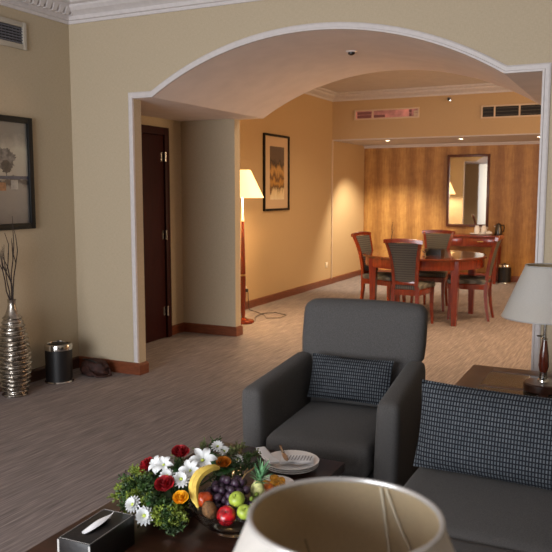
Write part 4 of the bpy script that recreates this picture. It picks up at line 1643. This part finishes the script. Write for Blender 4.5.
bloom('chrysanthemum', daisy_mesh(.030, 3, 14), M['petal'], (-1.286, 1.735, .532), (.3, -.8, .5), 'white bloom beside the tissue box', .032)


def leaf(pos, d3, ln, wd, m, name='leaf'):
    d3 = Vector(d3).normalized()
    sd = d3.cross(Vector((0, 0, 1))).normalized()
    nn = sd.cross(d3)

    def fn(u, v):
        w_ = wd * math.sin(PI * (u ** .8) * .98 + .02) * (2 * v - 1)
        return W2(*pos) + d3 * ln * u + sd * w_ + nn * (.12 * ln * math.sin(PI * u) - .5 * abs(w_)) - Vector((0, 0, .18 * ln * u * u))
    return MB().grid(fn, 8, 4).build(name, m, fa, ang=80, thick=.0004)


for pos, d3, ln, wd in (((-1.315, 1.945, .60), (.5, -.7, .25), .075, .024), ((-1.29, 2.06, .60), (.7, -.1, .4), .09, .026), ((-1.26, 2.02, .60), (.8, .2, .3), .09, .024), ((-1.22, 1.95, .60), (.9, -.1, .5), .07, .020),
                        ((-1.35, 1.9, .57), (-.8, -.4, .2), .07, .022), ((-1.2, 2.0, .58), (.6, .5, .3), .08, .022), ((-1.28, 1.80, .57), (.1, -1, .1), .07, .022), ((-1.22, 1.79, .55), (.6, -.8, .0), .06, .02),
                        ((-1.2, 1.86, .62), (.8, .1, .5), .055, .016)):
    leaf(pos, d3, ln, wd, M['leafdark'])


def fern(base, tip, m, n_=34, spread=.042, seed=0, lsz=.0115):
    rnd = random.Random(seed)
    b0, t0 = W2(*base), W2(*tip)
    ax = t0 - b0
    mb = MB()
    mb.tube([b0, (b0 + t0) / 2 + Vector((0, 0, .012)), t0], [.0018, .0014, .0006], 5)
    for k in range(n_):
        u = .12 + .88 * (k + rnd.random()) / n_
        c = b0 + ax * u + Vector((0, 0, .024 * u * (1 - u) * 2))
        dv = Vector((rnd.gauss(0, 1), rnd.gauss(0, 1), rnd.gauss(.25, .8))).normalized()
        sub = (dv + ax.normalized() * .8).normalized()
        L = spread * (1 - .55 * u) * rnd.uniform(.6, 1.1)
        e = c + sub * L
        mb.tube([c, e], [.0009, .0005], 4)
        for q in range(7):
            s_ = c + sub * L * (q + 1) / 7
            lv = (Vector((rnd.gauss(0, 1), rnd.gauss(0, 1), rnd.gauss(.2, 1))).normalized() + sub * .7).normalized()
            sd = lv.cross(Vector((rnd.gauss(0, 1), rnd.gauss(0, 1), rnd.gauss(0, 1)))).normalized() * lsz * .24
            ll = lsz * rnd.uniform(.7, 1.25)
            mid = s_ + lv * ll * .55
            th = lv.cross(sd).normalized() * .0006
            mb.poly([s_, mid + sd, s_ + lv * ll, mid - sd, mid + th], [(0, 1, 4), (1, 2, 4), (2, 3, 4), (3, 0, 4)])
    return mb.build('fern_spray', m, fa, ang=80)


sprays = [
    ((-1.34, 1.90, .50), (-1.49, 1.86, .535), 'fern'), ((-1.34, 1.88, .50), (-1.455, 1.80, .535), 'fern'), ((-1.35, 1.93, .51), (-1.51, 1.97, .545), 'fern'),
    ((-1.34, 1.93, .52), (-1.46, 2.02, .565), 'fern'), ((-1.32, 1.86, .50), (-1.42, 1.80, .55), 'ferndark'), ((-1.33, 1.90, .52), (-1.43, 1.90, .57), 'ferndark'),
    ((-1.30, 1.84, .50), (-1.36, 1.78, .525), 'ferndark'), ((-1.28, 1.82, .49), (-1.29, 1.775, .50), 'fern'), ((-1.25, 1.82, .50), (-1.22, 1.75, .515), 'ferndark'),
    ((-1.25, 1.81, .50), (-1.235, 1.745, .52), 'fern'), ((-1.24, 1.81, .50), (-1.19, 1.74, .52), 'fern'), ((-1.30, 1.80, .49), (-1.325, 1.765, .50), 'ferndark'),
    ((-1.25, 1.80, .53), (-1.23, 1.75, .56), 'ferndark'), ((-1.23, 1.80, .50), (-1.185, 1.72, .51), 'ferndark'), ((-1.33, 1.86, .54), (-1.36, 1.84, .585), 'ferndark'),
    ((-1.32, 2.05, .53), (-1.38, 2.22, .585), 'fernolive'), ((-1.30, 2.08, .53), (-1.33, 2.24, .60), 'ferndark'), ((-1.27, 2.08, .53), (-1.25, 2.28, .58), 'fernolive'),
    ((-1.24, 2.05, .53), (-1.18, 2.22, .575), 'ferndark'), ((-1.22, 2.03, .52), (-1.13, 2.15, .57), 'ferndark'), ((-1.24, 2.06, .53), (-1.20, 2.30, .55), 'fernolive'),
    ((-1.33, 2.03, .53), (-1.43, 2.12, .57), 'fernolive'), ((-1.25, 2.06, .54), (-1.22, 2.18, .60), 'fernolive'), ((-1.22, 1.98, .53), (-1.15, 2.08, .60), 'ferndark'),
    ((-1.35, 1.95, .53), (-1.42, 1.96, .585), 'ferndark'), ((-1.30, 1.95, .55), (-1.30, 1.93, .61), 'ferndark'), ((-1.27, 1.9, .55), (-1.25, 1.87, .60), 'ferndark'),
    ((-1.31, 1.86, .49), (-1.45, 1.84, .50), 'ferndark'), ((-1.31, 1.84, .49), (-1.40, 1.79, .50), 'fern'), ((-1.26, 1.81, .50), (-1.21, 1.755, .52), 'ferndark'),
    ((-1.23, 1.82, .51), (-1.168, 1.755, .535), 'fern'), ((-1.23, 1.82, .52), (-1.185, 1.745, .55), 'fern'), ((-1.27, 1.81, .52), (-1.25, 1.735, .54), 'fern'),
    ((-1.33, 1.89, .52), (-1.44, 1.86, .56), 'fern'), ((-1.32, 1.88, .53), (-1.40, 1.84, .58), 'ferndark'), ((-1.26, 1.80, .54), (-1.25, 1.74, .57), 'ferndark'),
    ((-1.35, 1.95, .52), (-1.47, 1.93, .56), 'ferndark'), ((-1.23, 1.79, .48), (-1.165, 1.745, .52), 'ferndark'),
    ((-1.33, 1.87, .52), (-1.405, 1.80, .575), 'ferndark'), ((-1.34, 1.86, .52), (-1.37, 1.77, .56), 'fern'), ((-1.31, 1.84, .52), (-1.33, 1.79, .585), 'ferndark'),
    ((-1.30, 1.82, .52), (-1.31, 1.76, .555), 'fern'), ((-1.28, 1.81, .52), (-1.275, 1.755, .575), 'ferndark'), ((-1.26, 1.80, .51), (-1.235, 1.73, .55), 'fern'),
    ((-1.35, 1.90, .53), (-1.45, 1.90, .585), 'fern'), ((-1.24, 1.80, .51), (-1.205, 1.735, .545), 'ferndark'), ((-1.36, 1.91, .52), (-1.50, 1.90, .55), 'ferndark'),
    ((-1.36, 1.92, .53), (-1.44, 1.85, .565), 'fern'), ((-1.33, 1.85, .51), (-1.39, 1.77, .53), 'ferndark'),
]
for k, (a, b_, m) in enumerate(sprays):
    fern(a, b_, M[m], seed=k, n_=44)
